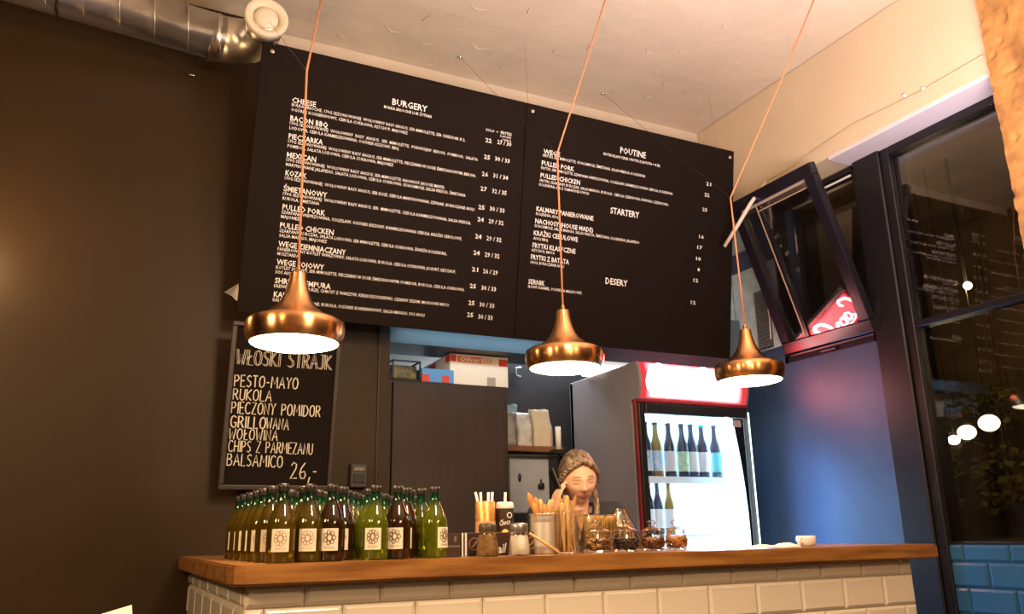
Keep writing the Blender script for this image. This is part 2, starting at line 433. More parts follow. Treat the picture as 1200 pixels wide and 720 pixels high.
left = [
 ('CHEESE', 342, 119.9, 370, [('BUŁKA BRIOCHE, '+SZ+'SER MIMOLETTE, SER CHEDDAR X 2,', 341.8, 124.3, 545), ('OGÓREK KONSERWOWY, CEBULA CUKROWA, KETCHUP, MAJONEZ', 341, 130, 477.5)]),
 ('BACON BBQ', 340, 141.3, 384, [('170G SEZONOWANEJ  WOŁOWINY  RASY  ANGUS,  SER  MIMOLETTE,  PODWÓJNY  BEKON,  POMIDOR,  SAŁATA', 339.5, 145.8, 559.5), ('LODOWA, CEBULA KARMELIZOWANA, OGÓREK KISZONY, BBQ', 339, 151.3, 467)]),
 ('PIECZARKA', 338, 162.5, 378, [(SZ+'SER MIMOLETTE, PIECZARKI W SOSIE ŚMIETANOWYM, BEKON,', 337.5, 167, 557), ('POMIDOR, SAŁATA LODOWA, CEBULA CUKROWA, MAJONEZ', 336.8, 172.5, 460.5)]),
 ('MEXICAN', 336, 184.3, 370, [(SZ+'SER MIMOLETTE, NACHOSY (HOUSE MADE)', 335.5, 188.8, 520), ('MARYNOWANE JALAPENO, SAŁATA LODOWA, CEBULA CUKROWA, GUACAMOLE, SALSA FRESCA, ŚMIETANA', 334.8, 194.3, 545)]),
 ('KOZAK', 334.3, 205.5, 359, [(SZ+'SER KOZI, CEBULA MARYNOWANA, SZPINAK, BURACZANE AIOLI', 333.5, 210.3, 555)]),
 ('ŚMIETANOWY', 332, 223.8, 382.8, [(SZ+'SER  MIMOLETTE, CEBULA KARMELIZOWANA, SALSA FRESCA,', 331.5, 228.5, 551), ('RUKOLA, ŚMIETANA', 331, 234, 373.8)]),
 ('PULLED PORK', 330.8, 245.5, 380.5, [('SZARPANA WIEPRZOWINA, COLESLAW, OGÓREK KISZONY, KARMELIZOWANA CEBULA, KRĄŻKI CEBULOWE,', 329.8, 250.2, 540.5), ('MAJONEZ', 329, 255.5, 351)]),
 ('PULLED CHICKEN', 328, 267, 390.3, [('SZARPANY KURCZAK, SAŁATA LODOWA, SER MIMOLETTE, CEBULA CUKROWA, ŚWIEŻA KOLENDRA,', 327.5, 272, 522.5), ('SALSA MANGO, MAJONEZ', 327, 277.5, 382.5)]),
 ('WEGE ZIEMNIACZANY', 326, 288.8, 404.5, [('PANIEROWANY KOTLET WARZYWNY, SAŁATA LODOWA, RUKOLA, CEBULA CUKROWA, JOGURT, KETCHUP,', 325.2, 293.5, 533), ('MUSZTARDA', 324.8, 299, 350)]),
 ('WEGE SOJOWY', 324, 310, 379, [('KOTLET SOJOWY, SER MIMOLETTE, PIECZARKI W SOSIE ŚMIETANOWYM, POMIDOR, RUKOLA, CEBULA CUKROWA,', 323.3, 315, 543), ('SOS AIOLI', 322.5, 320.5, 344.5)]),
 ('SHRIMP TEMPURA', 322, 331.8, 386.8, [('KREWETKI W TEMPURZE, CHRUST Z WARZYW, KIEŁKI RZODKIEWKI, CZARNY SEZAM, MIODOWE MAYO', 321, 336.8, 525)]),
 ('KALMARY', 320.5, 348, 356, [('KALMARY PANIEROWANE, RUKOLA, OGÓREK KONSERWOWY, SALSA MANGO, SOS AIOLI', 319.5, 353, 496)])]
for nm, x, y, x1, ds in left:
    board_text('dish_name', nm, x, y, x1, CN)
    for d in ds: board_text('dish_description', d[0], d[1], d[2], d[3], CDs, .004)
board_text('price_heading', 'SOLO  +', 569.3, 153.3, 583.5, .0115); board_text('price_heading', 'FRYTKI', 586.8, 157.2, 599, .0145)
board_text('price_heading', 'KLASYCZNE', 586, 160.3, 598.6, .0075); board_text('price_heading', '+ NAPÓJ', 588, 164.3, 598.4, .0075)
prices = [('22', '27 / 30', 568.8, 166.4, 582.7, 168.6, 599), ('25', '30 / 33', 567, 186, 580, 188.2, 597), ('26', '31 / 34', 564.5, 206, 577.8, 208, 595),
 ('27', '32 / 35', 563, 223.3, 576.5, 226, 593.5), ('25', '30 / 33', 560.5, 245, 573.8, 246.8, 591), ('24', '29 / 32', 559.5, 259.3, 572.5, 261.5, 589.8),
 ('24', '29 / 32', 556.8, 279.3, 570, 281.5, 587.3), ('24', '29 / 32', 554.7, 298.5, 568, 300.7, 585), ('21', '26 / 29', 552.8, 318, 566, 320.2, 583),
 ('25', '30 / 33', 550.4, 337.5, 564, 339.7, 581), ('25', '30 / 33', 548.8, 357.3, 561.8, 359.4, 579), ('25', '30 / 33', 547.2, 371.3, 560.3, 373.6, 577)]
for a, b_, x, y, x2, y2, x3 in prices:
    board_text('price', a, x, y, x+7.2, CP); board_text('price', b_, x2, y2, x3, CP)
for nm, x, y, x1 in (('POUTINE', 726.7, 179.3, 756.5), ('STARTERY', 715.2, 250, 748.8), ('DESERY', 709.3, 332.7, 735)):
    board_text('heading', nm, x, y, x1, .031)
board_text('heading_note', 'FRYTKI KLASYCZNE / FRYTKI Z BATATA + 4 ZŁ', 707, 181.7, 773.3, .0125)
right = [
 ('WEGE', 636.8, 179.9, 656, [('FRYTKI, SER MIMOLETTE, GUACAMOLE, ŚMIETANA, SALSA FRESCA, KOLENDRA', 636.3, 183.6, 756)]),
 ('PULLED PORK', 634.7, 193.5, 672.5, [('FRYTKI, SER MIMOLETTE, SZARPANA WIEPRZOWINA, COLESLAW, KARMELIZOWANA CEBULA, KOLENDRA', 634, 198.2, 788)]),
 ('PULLED CHICKEN', 633.3, 208, 679.5, [('FRYTKI, SZARPANY KURCZAK, SALSA MANGO, RUKOLA,  CEBULA CZERWONA, PAPRYKA CZERWONA,', 632.5, 212.9, 783), ('KOLENDRA, SER Z TAMARYNDOWCA', 631.7, 217.7, 690)]),
 ('KALMARY PANIEROWANE', 628.5, 247.3, 695, [('KOLENDRA, AIOLI', 628, 252, 654.7)]),
 ('NACHOSY (HOUSE MADE)', 627, 261.5, 694.7, [('GUACAMOLE, SALSA MANGO, SALSA FRESCA, ŚMIETANA, KOLENDRA, JALAPENO', 626, 266, 748.8)]),
 ('KRĄŻKI CEBULOWE', 625.3, 275.6, 676.8, [('AIOLI BBQ', 624.8, 280.7, 642)]),
 ('FRYTKI KLASYCZNE', 624, 290, 674, [('KETCHUP, MAYO', 623.2, 294.7, 649.6)]),
 ('FRYTKI Z BATATA', 621.9, 303.7, 666.4, [('AIOLI, BURACZANE AIOLI', 621.3, 308.7, 660.5)]),
 ('SERNIK', 619, 332.7, 638, [('SŁONY KARMEL, POWIDŁA MALINOWE', 618.4, 337.2, 681)])]
for nm, x, y, x1, ds in right:
    board_text('dish_name', nm, x, y, x1, CN)
    for d in ds: board_text('dish_description', d[0], d[1], d[2], d[3], CDs, .004)
for s_, x, y in (('21', 827.5, 217.2), ('22', 825.5, 230), ('23', 822.8, 247.2), ('16', 819, 279.2), ('17', 817, 291.8), ('10', 815.6, 305), ('8', 817, 318), ('12', 812.5, 330.4), ('12', 809.3, 356.4)):
    board_text('price', s_, x, y, x+(5.6 if len(s_) == 2 else 3), .018)
# fixing screws and hanging wires of the board
for (px, py) in ((319, 61), (624, 131), (855, 185)):
    u, v = onB(px, py); bm = B(); ball(bm, (u, v, .004), .011, 12, (1, 1, .6)); bobj('fixing_screw', bm, M_steel, True)
for (px, py) in ((322, 53), (619, 128), (840, 172)):
    u, v = onB(px, py); a = P0 + U*u + V*min(v, BH-.01); bm = B(); tube(bm, [a, (a.x, a.y+.02, CE)], .0013, 5); obj('hanging_wire', bm, M_steel, mb)
# white paper scrap stuck behind the left edge of the board
bm = B()
q = [onY(263, 343, 3.47), onY(279, 333, 3.47), onY(280, 353, 3.47), onY(276, 352, 3.47), onY(272, 347, 3.47)]
a = [bm.verts.new(p) for p in q]; b_ = [bm.verts.new(p + Vector((0, -.012 + .004*i, 0))) for i, p in enumerate(q)]
bm.faces.new(a); bm.faces.new(b_)
for i in range(5): bm.faces.new((a[i], a[(i+1) % 5], b_[(i+1) % 5], b_[i]))
bmesh.ops.recalc_face_normals(bm, faces=bm.faces)
tag(obj('paper_scrap', bm, M_paper), 'crumpled white paper scrap sticking out behind the menu board left edge', 'paper')

# ================================================================ chalkboard
TB = radians(7); PB = onY(255, 574, 3.40)
VB = Vector((0, -sin(TB), cos(TB))); NBB = Vector((0, -cos(TB), -sin(TB)))
cb = thing('chalkboard', 'chalkboard in a dark frame with handwritten white burger offer for 26', 'chalkboard', PB)
def onC(px, py):
    r = ray(px, py); s = NBB.dot(PB-EYE)/NBB.dot(r); p = EYE + r*s - PB
    return p.dot(U), p.dot(VB)
def cobj(name, bm, m, smooth=False):
    for v in bm.verts: c = v.co.copy(); v.co = U*c.x + VB*c.y + NBB*c.z
    bmesh.ops.recalc_face_normals(bm, faces=bm.faces)
    o = obj(name, bm, m, cb, smooth); o.location = (0, 0, 0); return o
CW = onC(388, 566)[0]; CHh = onC(271, 376)[1]
CF = mat('dark_stained_frame', (.045, .034, .028), .45, noise=.2, nscale=10)
cobj('slate', box(.02, CW-.02, .02, CHh-.02, -.012, 0), M_board)
fw = .019
for nm, a in (('frame_rail', (0, CW, 0, fw)), ('frame_rail', (0, CW, CHh-fw, CHh)), ('frame_rail', (0, fw, fw, CHh-fw)), ('frame_rail', (CW-fw, CW, fw, CHh-fw))):
    cobj(nm, box(*a, -.014, .014, .004, 2), CF)
G = {  # stroke letters on a 0..1 height grid
'A': (.62, [[(0, 0), (.3, 1), (.58, 0)], [(.12, .36), (.48, .36)]]), 'B': (.55, [[(0, 0), (0, 1), (.35, .93), (.42, .74), (.3, .56), (0, .5)], [(.3, .53), (.5, .36), (.45, .1), (.25, 0), (0, 0)]]),
'C': (.55, [[(.5, .85), (.35, 1), (.15, .95), (0, .65), (0, .3), (.15, .04), (.35, 0), (.52, .15)]]), 'D': (.58, [[(0, 0), (0, 1), (.3, .93), (.52, .6), (.48, .25), (.25, .02), (0, 0)]]),
'E': (.45, [[(.42, 1), (0, 1), (0, 0), (.44, 0)], [(0, .52), (.36, .52)]]), 'G': (.58, [[(.5, .85), (.3, 1), (.1, .9), (0, .55), (.08, .12), (.3, 0), (.5, .12), (.52, .42), (.3, .42)]]),
'H': (.55, [[(0, 1), (0, 0)], [(.5, 1), (.5, 0)], [(0, .5), (.5, .5)]]), 'I': (.1, [[(.04, 1), (.04, 0)]]), 'J': (.42, [[(.1, 1), (.4, 1)], [(.3, 1), (.3, .15), (.15, 0), (0, .12)]]),
'K': (.52, [[(0, 1), (0, 0)], [(.45, 1), (0, .48), (.5, 0)]]), 'L': (.42, [[(0, 1), (0, 0), (.4, 0)]]), 'M': (.7, [[(0, 0), (.06, 1), (.33, .35), (.6, 1), (.66, 0)]]),
'N': (.55, [[(0, 0), (.02, 1), (.48, 0), (.5, 1)]]), 'O': (.6, [[(.28, 1), (.08, .85), (0, .5), (.08, .12), (.28, 0), (.48, .12), (.56, .5), (.48, .88), (.28, 1)]]),
'P': (.5, [[(0, 0), (0, 1), (.32, .95), (.45, .75), (.32, .5), (0, .45)]]), 'R': (.52, [[(0, 0), (0, 1), (.32, .95), (.44, .76), (.3, .52), (0, .48)], [(.2, .5), (.5, 0)]]),
'S': (.48, [[(.44, .88), (.25, 1), (.05, .86), (.06, .65), (.38, .42), (.42, .18), (.22, 0), (0, .12)]]), 'T': (.5, [[(0, 1), (.48, 1)], [(.24, 1), (.24, 0)]]),
'U': (.52, [[(0, 1), (0, .2), (.12, .02), (.3, 0), (.46, .15), (.48, 1)]]), 'W': (.72, [[(0, 1), (.14, 0), (.34, .7), (.52, 0), (.68, 1)]]), 'Y': (.52, [[(0, 1), (.25, .5), (.5, 1)], [(.25, .5), (.22, 0)]]),
'Z': (.5, [[(.02, 1), (.46, 1), (0, 0), (.48, 0)]]), 'Ł': (.46, [[(.06, 1), (.06, 0), (.44, 0)], [(0, .38), (.3, .62)]]), ' ': (.42, []), '-': (.36, [[(.03, .45), (.3, .47)]]), ',': (.2, [[(.14, .12), (.02, -.25)]]),
'2': (.55, [[(.02, .8), (.2, 1), (.42, .88), (.4, .62), (0, 0), (.52, .03)]]), '6': (.55, [[(.42, 1), (.12, .65), (.02, .3), (.15, .02), (.38, .02), (.5, .25), (.38, .46), (.1, .38)]])}
def chalk(s, x0, y0, x1, y1, hpx, r, outline=False):
    u0, v0 = onC(x0, y0); u1, v1 = onC(x1, y1); hh = hpx*.00335
    tw = sum(G[c][0]+.16 for c in s)-.16; sx = (u1-u0)/tw; cx = 0; bm = B()
    for ch in s:
        w_, st = G[ch]; jr = random.uniform(-.03, .03)
        for line in st:
            def P(p, o=0):
                uu = u0 + (cx + p[0] + jr*p[1])*sx + o; return Vector((uu, v0 + (v1-v0)*(uu-u0)/(u1-u0) + p[1]*hh, .0012))
            if outline:
                for o in (-.0032, .0032):
                    tube(bm, [P(p, o) for p in line], r, 5)
            else: tube(bm, [P(p) for p in line], r, 6)
        cx += w_ + .16
    cobj('chalk_writing', bm, M_chalk)
chalk('WŁOSKI STRAJK', 277, 427, 388, 434, 18, .0012, True)
chalk('PESTO-MAYO', 274.5, 453, 349, 456.5, 13.5, .0026)
chalk('RUKOLA', 273, 468.5, 318, 471, 13, .0025)
chalk('PIECZONY POMIDOR', 271, 484.5, 375, 489, 13.5, .0026)
chalk('GRILLO', 270, 501, 311, 503, 13.5, .0031); chalk('WANA', 312, 502.5, 338, 504.5, 13, .0022)
chalk('WOŁOWINA', 268, 515, 325, 517, 12.5, .0023)
chalk('CHIPS Z PARMEZANU', 267.5, 529.5, 366, 533, 13, .0022)
chalk('BALSAMICO', 265.5, 545.5, 331, 548.5, 13.5, .0024)
chalk('26,-', 340, 561, 371, 562, 19, .0025)

# intercom / switch box on the wall right of the chalkboard
sw = thing('wall_switch', 'dark rectangular wall switch box right of the chalkboard', 'switch', onY(419, 565, 3.49))
p = onY(419, 558, 3.49); bm = B(); bx(bm, p.x-.037, p.x+.037, 3.468, 3.5, p.z-.05, p.z+.05, .004); obj('housing', bm, mat('switch_plastic', (.035, .028, .024), .35), sw)
obj('rocker', box(p.x-.024, p.x+.024, 3.462, 3.468, p.z-.03, p.z+.006, .002), M_black, sw)
obj('display', box(p.x-.022, p.x+.022, 3.464, 3.468, p.z+.02, p.z+.034), mat('grey_label', (.16, .14, .12), .4), sw)
obj('panel_seam', box(1.065, 1.072, 3.49, 3.5, 1.0, 2.3), M_black, bpy.data.objects['wall_back'])

# ================================================================ pendants
def pend_prof(R=.14, H=.20):
    return [(.0235, .206), (.0242, .198), (.026, .183), (.030, .165), (.0365, .143), (.046, .122), (.061, .102), (.081, .085), (.098, .076), (.116, .0695), (.127, .0655), (.1285, .0645), (.136, .0600), (.1395, .052), (.1405, .040), (.1385, .022), (.134, .008), (.128, 0.0)]
def pendant(label, px, py, D, wpx, kink, top, tilt=(0, 0)):
    r = ray(px, py); c = EYE + r*(D/wpx)
    t = thing('pendant_lamp', label, 'lamp', c)
    pr = pend_prof(); bm = B()
    lathe(bm, pr, (0, 0, 0), 64); inn = [(rr-.003, z-.001 if i else z) for i, (rr, z) in enumerate(pr)]
    for e in bm.edges:
        if all(abs(v.co.z-.0645) < .0002 for v in e.verts): e.smooth = False
    o = local(obj('shade', bm, M_copper, t, True))
    bm = B(); lathe(bm, list(reversed([(max(rr-.004, .005), z-.002) for rr, z in pr])), (0, 0, 0), 48); local(obj('inner_shade', bm, M_copin, t, True))
    bm = B(); lathe(bm, [(.0235, .205), (.023, .208), (.009, .209), (.008, .225), (.004, .228), (.0035, .232)], (0, 0, 0), 24); local(obj('neck_cap', bm, M_copper, t, True))
    bm = B(); lathe(bm, [(.1265, .004), (.122, -.004), (.10, -.010), (.05, -.013), (.0001, -.014)], (0, 0, 0), 48); local(obj('light_disc', bm, M_bulb, t, True))
    # cord : hangs from a kink where a fishing line pulls it, then runs up to the ceiling
    k = onY(kink[0], kink[1], c.y); tp = onZ(top[0], top[1], CE)
    bm = B(); s = c + Vector((0, 0, .228)); pts = [s, s.lerp(k, .5), s.lerp(k, .92), k, k.lerp(tp, .06), k.lerp(tp, .5) + Vector((0, 0, -.012)), tp]
    tube(bm, pts, .0035, 8); obj('cord', bm, M_cord, t, True)
    # thin line from the kink to the ceiling hook behind
    hk = Vector((k.x-.02, 3.38, CE-.005))
    bm = B(); tube(bm, [k, k.lerp(hk, .5) + Vector((0, 0, -.01)), hk], .0008, 5); obj('stay_line', bm, M_black, t)
    bm = B(); ball(bm, hk, .010, 10, (1, 1, 1)); obj('ceiling_hook', bm, M_steel, t, True)
    bm = B(); lathe(bm, [(.05, 0), (.05, -.02), (.03, -.03), (.001, -.03)], tp, 24); obj('ceiling_rose', bm, M_copper, t, True)
    light('pendant_light', 'SPOT', c + Vector((0, 0, -.022)), 21, (1, .63, .30), .10)
    return t
pendant('copper pendant lamp on the left, hanging in front of the chalkboard', 345, 402, .28, 115, (359.5, 83), (382, -30))
pendant('copper pendant lamp in the middle, hanging over the worker', 662, 431, .28, 93, (653, 180), (718, -30))
pendant('copper pendant lamp on the right, hanging before the fridge sign', 879, 446, .28, 82, (856, 232), (966, -30))

# ================================================================ fridge
FX0, FX1, FY, FY2, FZ = 2.335, 3.03, 3.35, 3.98, 2.0
fr = thing('drinks_fridge', 'tall glass-door drinks fridge with a lit red sign on top', 'fridge', ((FX0+FX1)/2, FY, 0))
M_fs = mat('grey_fridge_side', (.26, .23, .24), .32, noise=.08, nscale=8)
M_fin = mat('white_fridge_liner', (.8, .85, .88), .4)
M_led = emis('cold_led_strip', (.66, .88, 1), 9)
bm = B()
bx(bm, FX0, FX0+.03, FY+.03, FY2, .06, FZ-.002, .004); bx(bm, FX1-.03, FX1, FY+.03, FY2, .06, FZ-.002, .004)
bx(bm, FX0, FX1, FY2-.03, FY2, .06, FZ-.01); bx(bm, FX0+.03, FX1-.03, FY+.04, FY2, FZ-.03, FZ-.005); bx(bm, FX0, FX1, FY+.03, FY2, .06, .28)
obj('cabinet_body', bm, M_fs, fr)
bm = B()
bx(bm, FX0+.03, FX0+.036, FY+.03, FY2-.04, .28, 1.79); bx(bm, FX1-.036, FX1-.03, FY+.03, FY2-.04, .28, 1.79)
bx(bm, FX0+.03, FX1-.03, FY2-.045, FY2-.03, .28, 1.79); bx(bm, FX0+.03, FX1-.03, FY+.03, FY2-.04, 1.77, 1.8)
obj('liner', bm, M_fin, fr)
# header with curved cheek and lit sign
M_hd = mat('black_header_plastic', (.05, .04, .045), .35)
bm = B(); n = 10
def hy(t): return FY - .028 - .022*sin(pi*t)      # slightly bulged face
pa = [(hy(i/n), 1.815 + .185*i/n) for i in range(n+1)] + [(FY+.06, 2.0), (FY+.06, 1.815)]
for (xa, xb) in ((FX0, FX0+.012), (FX1-.012, FX1)):
    bm = B()
    A_ = [bm.verts.new((xa, y, z)) for y, z in pa]; B_ = [bm.verts.new((xb, y, z)) for y, z in pa]
    bm.faces.new(A_); bm.faces.new(list(reversed(B_)))
    for i in range(len(pa)): bm.faces.new((A_[i], B_[i], B_[(i+1) % len(pa)], A_[(i+1) % len(pa)]))
    bmesh.ops.recalc_face_normals(bm, faces=bm.faces)
    obj('header_cheek', bm, M_fs, fr)
sign = bpy.data.materials.new('backlit_red_sign'); sign.use_nodes = True; nt = sign.node_tree; nn = nt.nodes
nn.remove(nn['Principled BSDF']); em = nn.new('ShaderNodeEmission'); nt.links.new(em.outputs[0], nn['Material Output'].inputs[0])
# the tube behind the sign face makes the middle brighter than the ends (radiance of the lit face itself)
tc = nn.new('ShaderNodeTexCoord'); mp = nn.new('ShaderNodeMapping'); nt.links.new(tc.outputs['Generated'], mp.inputs[0])
mp.inputs['Location'].default_value = (-1, 0, -1); mp.inputs['Scale'].default_value = (2, 0, 2)
sep = nn.new('ShaderNodeSeparateXYZ'); nt.links.new(mp.outputs[0], sep.inputs[0])
def mth(op, a, b=None):
    m_ = nn.new('ShaderNodeMath'); m_.operation = op
    for i, q in enumerate((a, b)):
        if q is None: continue
        if isinstance(q, (int, float)): m_.inputs[i].default_value = q
        else: nt.links.new(q, m_.inputs[i])
    return m_.outputs[0]
ex = mth('MINIMUM', 1, mth('MAXIMUM', 0, mth('MULTIPLY', mth('SUBTRACT', .91, mth('ABSOLUTE', sep.outputs[0])), 8))); ez = mth('SUBTRACT', 1.2, mth('POWER', mth('ABSOLUTE', sep.outputs[2]), 10))
st = mth('ADD', mth('MULTIPLY', mth('MULTIPLY', ex, ez), 19), .9); nt.links.new(st, em.inputs[1]); em.inputs[0].default_value = (1.0, .065, .075, 1)
bm = B(); m_ = 24
g = [[bm.verts.new((FX0+.012 + (FX1-FX0-.024)*j/m_, hy(i/n), 1.82 + .178*i/n)) for j in range(m_+1)] for i in range(n+1)]
for i in range(n):
    for j in range(m_): bm.faces.new((g[i][j], g[i][j+1], g[i+1][j+1], g[i+1][j]))
sg = obj('sign_face', bm, sign, fr, True)
# white script lettering on the sign
LT = emis('white_sign_script', (1, .97, .95), 20)
def script(pts_list, x0, z0, s, shear=.18):
    bm = B()
    for pts, wd in pts_list:
        # smooth the polyline
        P = [Vector((p[0], p[1])) for p in pts]; out = []
        for i in range(len(P)-1):
            p0 = P[max(i-1, 0)]; p1 = P[i]; p2 = P[i+1]; p3 = P[min(i+2, len(P)-1)]
            for k in range(6):
                t = k/6; out.append(.5*((2*p1) + (p2-p0)*t + (2*p0-5*p1+4*p2-p3)*t*t + (3*p1-p0-3*p2+p3)*t**3))
        out.append(P[-1]); nO = len(out); pp = []; rr = []
        for i, p in enumerate(out):
            x = x0 + (p.x + shear*p.y)*s; z = z0 + p.y*s; t = max(0, min(1, (z-1.815)/.185))
            pp.append((x, hy(t)-.002, z)); rr.append(s*wd*(.45+.55*sin(pi*min(1, (i+1)/(nO+1)))))
        tube(bm, pp, rr, 6)
    return bm
Cc = lambda ox, big=1: [([(ox+.80, .86), (ox+.95, 1.02), (ox+.70, 1.22), (ox+.25, 1.05), (ox+.0, .5), (ox+.12, .05), (ox+.45, -.05), (ox+.80, .2)], .085)]
oo = lambda ox: [([(ox+.35, .5), (ox+.12, .42), (ox+.05, .15), (ox+.2, 0), (ox+.42, .15), (ox+.42, .42), (ox+.30, .52), (ox+.5, .46), (ox+.62, .5)], .07)]
cc_ = lambda ox: [([(ox+.42, .38), (ox+.30, .52), (ox+.08, .38), (ox+.05, .12), (ox+.2, 0), (ox+.42, .1), (ox+.55, .22)], .07)]
aa = lambda ox: [([(ox+.42, .42), (ox+.22, .5), (ox+.05, .25), (ox+.12, 0), (ox+.3, .08), (ox+.42, .45), (ox+.40, .1), (ox+.5, 0), (ox+.62, .12)], .07)]
ll = lambda ox: [([(ox+.05, .15), (ox+.25, .7), (ox+.28, 1.15), (ox+.16, 1.1), (ox+.1, .5), (ox+.14, .05), (ox+.26, 0), (ox+.38, .15)], .065)]
strokes = Cc(0) + oo(.82) + cc_(1.38) + aa(1.85) + [([(2.42, .30), (2.62, .30)], .06)] + Cc(2.72) + oo(3.54) + ll(4.08) + aa(4.36)
strokes += [([(.45, -.05), (.9, -.22), (1.6, -.16), (2.3, -.25), (2.9, -.1)], .05)]
obj('sign_script', script(strokes, FX0+.04, 1.862, .104), LT, fr, True)
M_red = mat('dark_red_trim', (.22, .015, .02), .3)
obj('red_trim', bx(bx(B(), FX0-.001, FX1+.001, FY-.03, FY+.03, 1.798, 1.814, .002), FX0-.006, FX0+.004, FY-.012, FY+.01, .28, 1.80, .002), M_red, fr)
door = obj('door', B(), M_black, fr)
bm = B(); dz0, dz1 = .28, 1.795; fwd = .034
bx(bm, FX0+.002, FX0+.002+fwd, FY-.03, FY+.015, dz0, dz1, .004); bx(bm, FX1-.009, FX1-.002, FY-.03, FY+.010, dz0, dz1, .002)
bx(bm, FX0+.044, FX1-.018, FY-.03, FY+.015, dz1-.05, dz1, .004); bx(bm, FX0+.044, FX1-.018, FY-.03, FY+.015, dz0, dz0+.06, .004)
bpy.data.objects.remove(door)
door = obj('door', bm, M_black, fr)
dg = obj('door_glass', box(FX0+.036, FX1-.009, FY-.012, FY-.008, dz0+.06, dz1-.05), M_glass, door)
obj('light_edge_strip', box(FX1-.009, FX1-.002, FY-.034, FY-.031, dz0+.02, dz1-.02), emis('cold_edge_glow', (.8, .97, 1), 3), fr)
obj('door_sticker', box(FX1-.10, FX1-.045, FY-.016, FY-.0125, 1.70, 1.735), mat('pale_sticker', (.5, .42, .45), .5), door)
# LED strips inside
obj('led_strip', box(FX1-.085, FX1-.001, FY+.016, FY+.028, .3, 1.765), M_led, fr)
obj('led_strip', box(FX0+.05, FX1-.07, FY+.03, FY+.045, 1.745, 1.760), emis('cold_top_led', (.55, .85, 1), 9), fr)
fl = light('fridge_light', 'AREA', (FX1-.07, FY+.05, 1.1), 22, (.50, .76, 1), .04, (radians(-90), 0, radians(-14)), 1.3)
fl.data.size = .05; fl.data.size_y = 1.3
light('fridge_side_light', 'AREA', (FX1-.06, FY-.10, .95), 6, (.12, .40, 1), .03, (0, radians(-90), radians(-75)), 1.2).data.size = 1.2
bpy.data.lights['fridge_side_light'].size_y = .03
light('fridge_inner_light', 'POINT', (FX1-.14, FY+.16, 1.56), 14, (.5, .8, 1), .05)
light('fridge_inner_light', 'POINT', (FX1-.14, FY+.16, 1.02), 14, (.5, .8, 1), .05)
light('fridge_inner_light', 'POINT', (FX1-.14, FY+.16, 1.25), 22, (.5, .8, 1), .05)
M_fsh = mat('white_wire_shelf', (.75, .8, .85), .4)
SH = (1.44, 1.165, .86)
for z in SH:
    s_ = obj('shelf', box(FX0+.04, FX1-.04, FY+.05, FY2-.06, z-.012, z, .002), M_fsh, fr)
    obj('price_rail', box(FX0+.04, FX1-.04, FY+.045, FY+.05, z-.030, z+.004), mat('white_rail', (.75, .8, .85), .4), fr) if z == SH[0] else None
# bottles in the fridge
def glassy(name, col, tr=.6, rough=.06, col_top=None, zsplit=.13, dif=None):
    m = mat(name, col, rough, trans=tr, ior=1.35, coat=.5, spec=.6)
    if col_top:
        nt = m.node_tree; n = nt.nodes; tc = n.new('ShaderNodeTexCoord'); sp = n.new('ShaderNodeSeparateXYZ'); nt.links.new(tc.outputs['Object'], sp.inputs[0])
        mr = n.new('ShaderNodeMapRange'); mr.inputs[1].default_value = zsplit-.012; mr.inputs[2].default_value = zsplit+.012; nt.links.new(sp.outputs[2], mr.inputs[0])
        mx = n.new('ShaderNodeMix'); mx.data_type = 'RGBA'; mx.inputs[6].default_value = (*col, 1); mx.inputs[7].default_value = (*col_top, 1)
        nt.links.new(mr.outputs[0], mx.inputs[0]); nt.links.new(mx.outputs[2], n['Principled BSDF'].inputs['Base Color'])
    return m
def cider_profile(h=.207, r=.0365):
    return [(.001, .006), (r*.7, .004), (r*.93, 0), (r, .006), (r, .090), (r*.97, .104), (r*.85, .120), (r*.63, .141), (r*.44, .160), (r*.365, .174), (r*.345, .188), (r*.345, .192), (r*.38, .194), (r*.38, .199), (r*.34, .201)]
MB_g = glassy('brown_bottle_glass', (.10, .035, .012), .45); MB_k = mat('dark_beer_bottle_glass', (.012, .025, .06), .1, coat=.6)
MB_o = mat('amber_beer_bottle_glass', (.25, .17, .03), .1, coat=.6)
M_fl = [mat('blue_white_label', (.25, .5, .75), .6, col2=(.7, .75, .8), nscale=60), mat('white_label', (.72, .74, .78), .6), mat('green_white_label', (.6, .72, .5), .6, col2=(.3, .55, .35), nscale=40), mat('teal_label', (.12, .5, .55), .6)]
M_cap = mat('black_crown_cap', (.015, .013, .012), .35)
def fridge_bottle(label, x, y, z, h, r, bmi, lmi, group=None, capm=M_cap):
    t = thing('beer_bottle', label, 'bottle', (x, y, z), group)
    bm = B(); lathe(bm, [(.001, .002), (r*.9, 0), (r, .006), (r, h*.52), (r*.9, h*.60), (r*.55, h*.72), (r*.42, h*.80), (r*.38, h*.96)], (0, 0, 0), 20)
    local(obj('glass_body', bm, bmi, t, True))
    bm = B(); lathe(bm, [(r*1.01, h*.12), (r*1.01, h*.48)], (0, 0, 0), 20); local(obj('paper_label', bm, lmi, t, True))
    bm = B(); lathe(bm, [(r*.47, h*.955), (r*.47, h*.99), (r*.3, h), (.001, h)], (0, 0, 0), 16); local(obj('cap', bm, capm, t, True)); return t
M_tcap = mat('turquoise_cap', (.02, .5, .6), .4)
fb = [(758, MB_k, M_fl[0], 'leftmost dark bottle with blue and white label on the top fridge shelf'), (770, MB_o, M_fl[0], 'amber bottle with blue label on the top fridge shelf'),
 (785.5, MB_k, M_fl[1], 'dark bottle with plain white label right of the amber one in the fridge'), (801, MB_k, M_fl[2], 'dark bottle with green and white label on the top fridge shelf'),
 (812, MB_k, M_fl[1], 'dark bottle with white label between the green label and turquoise cap bottles'), (824.5, MB_k, M_fl[1], 'dark bottle with a turquoise cap on the top fridge shelf'),
 (839.5, MB_k, M_fl[3], 'rightmost dark bottle with teal label on the top fridge shelf')]
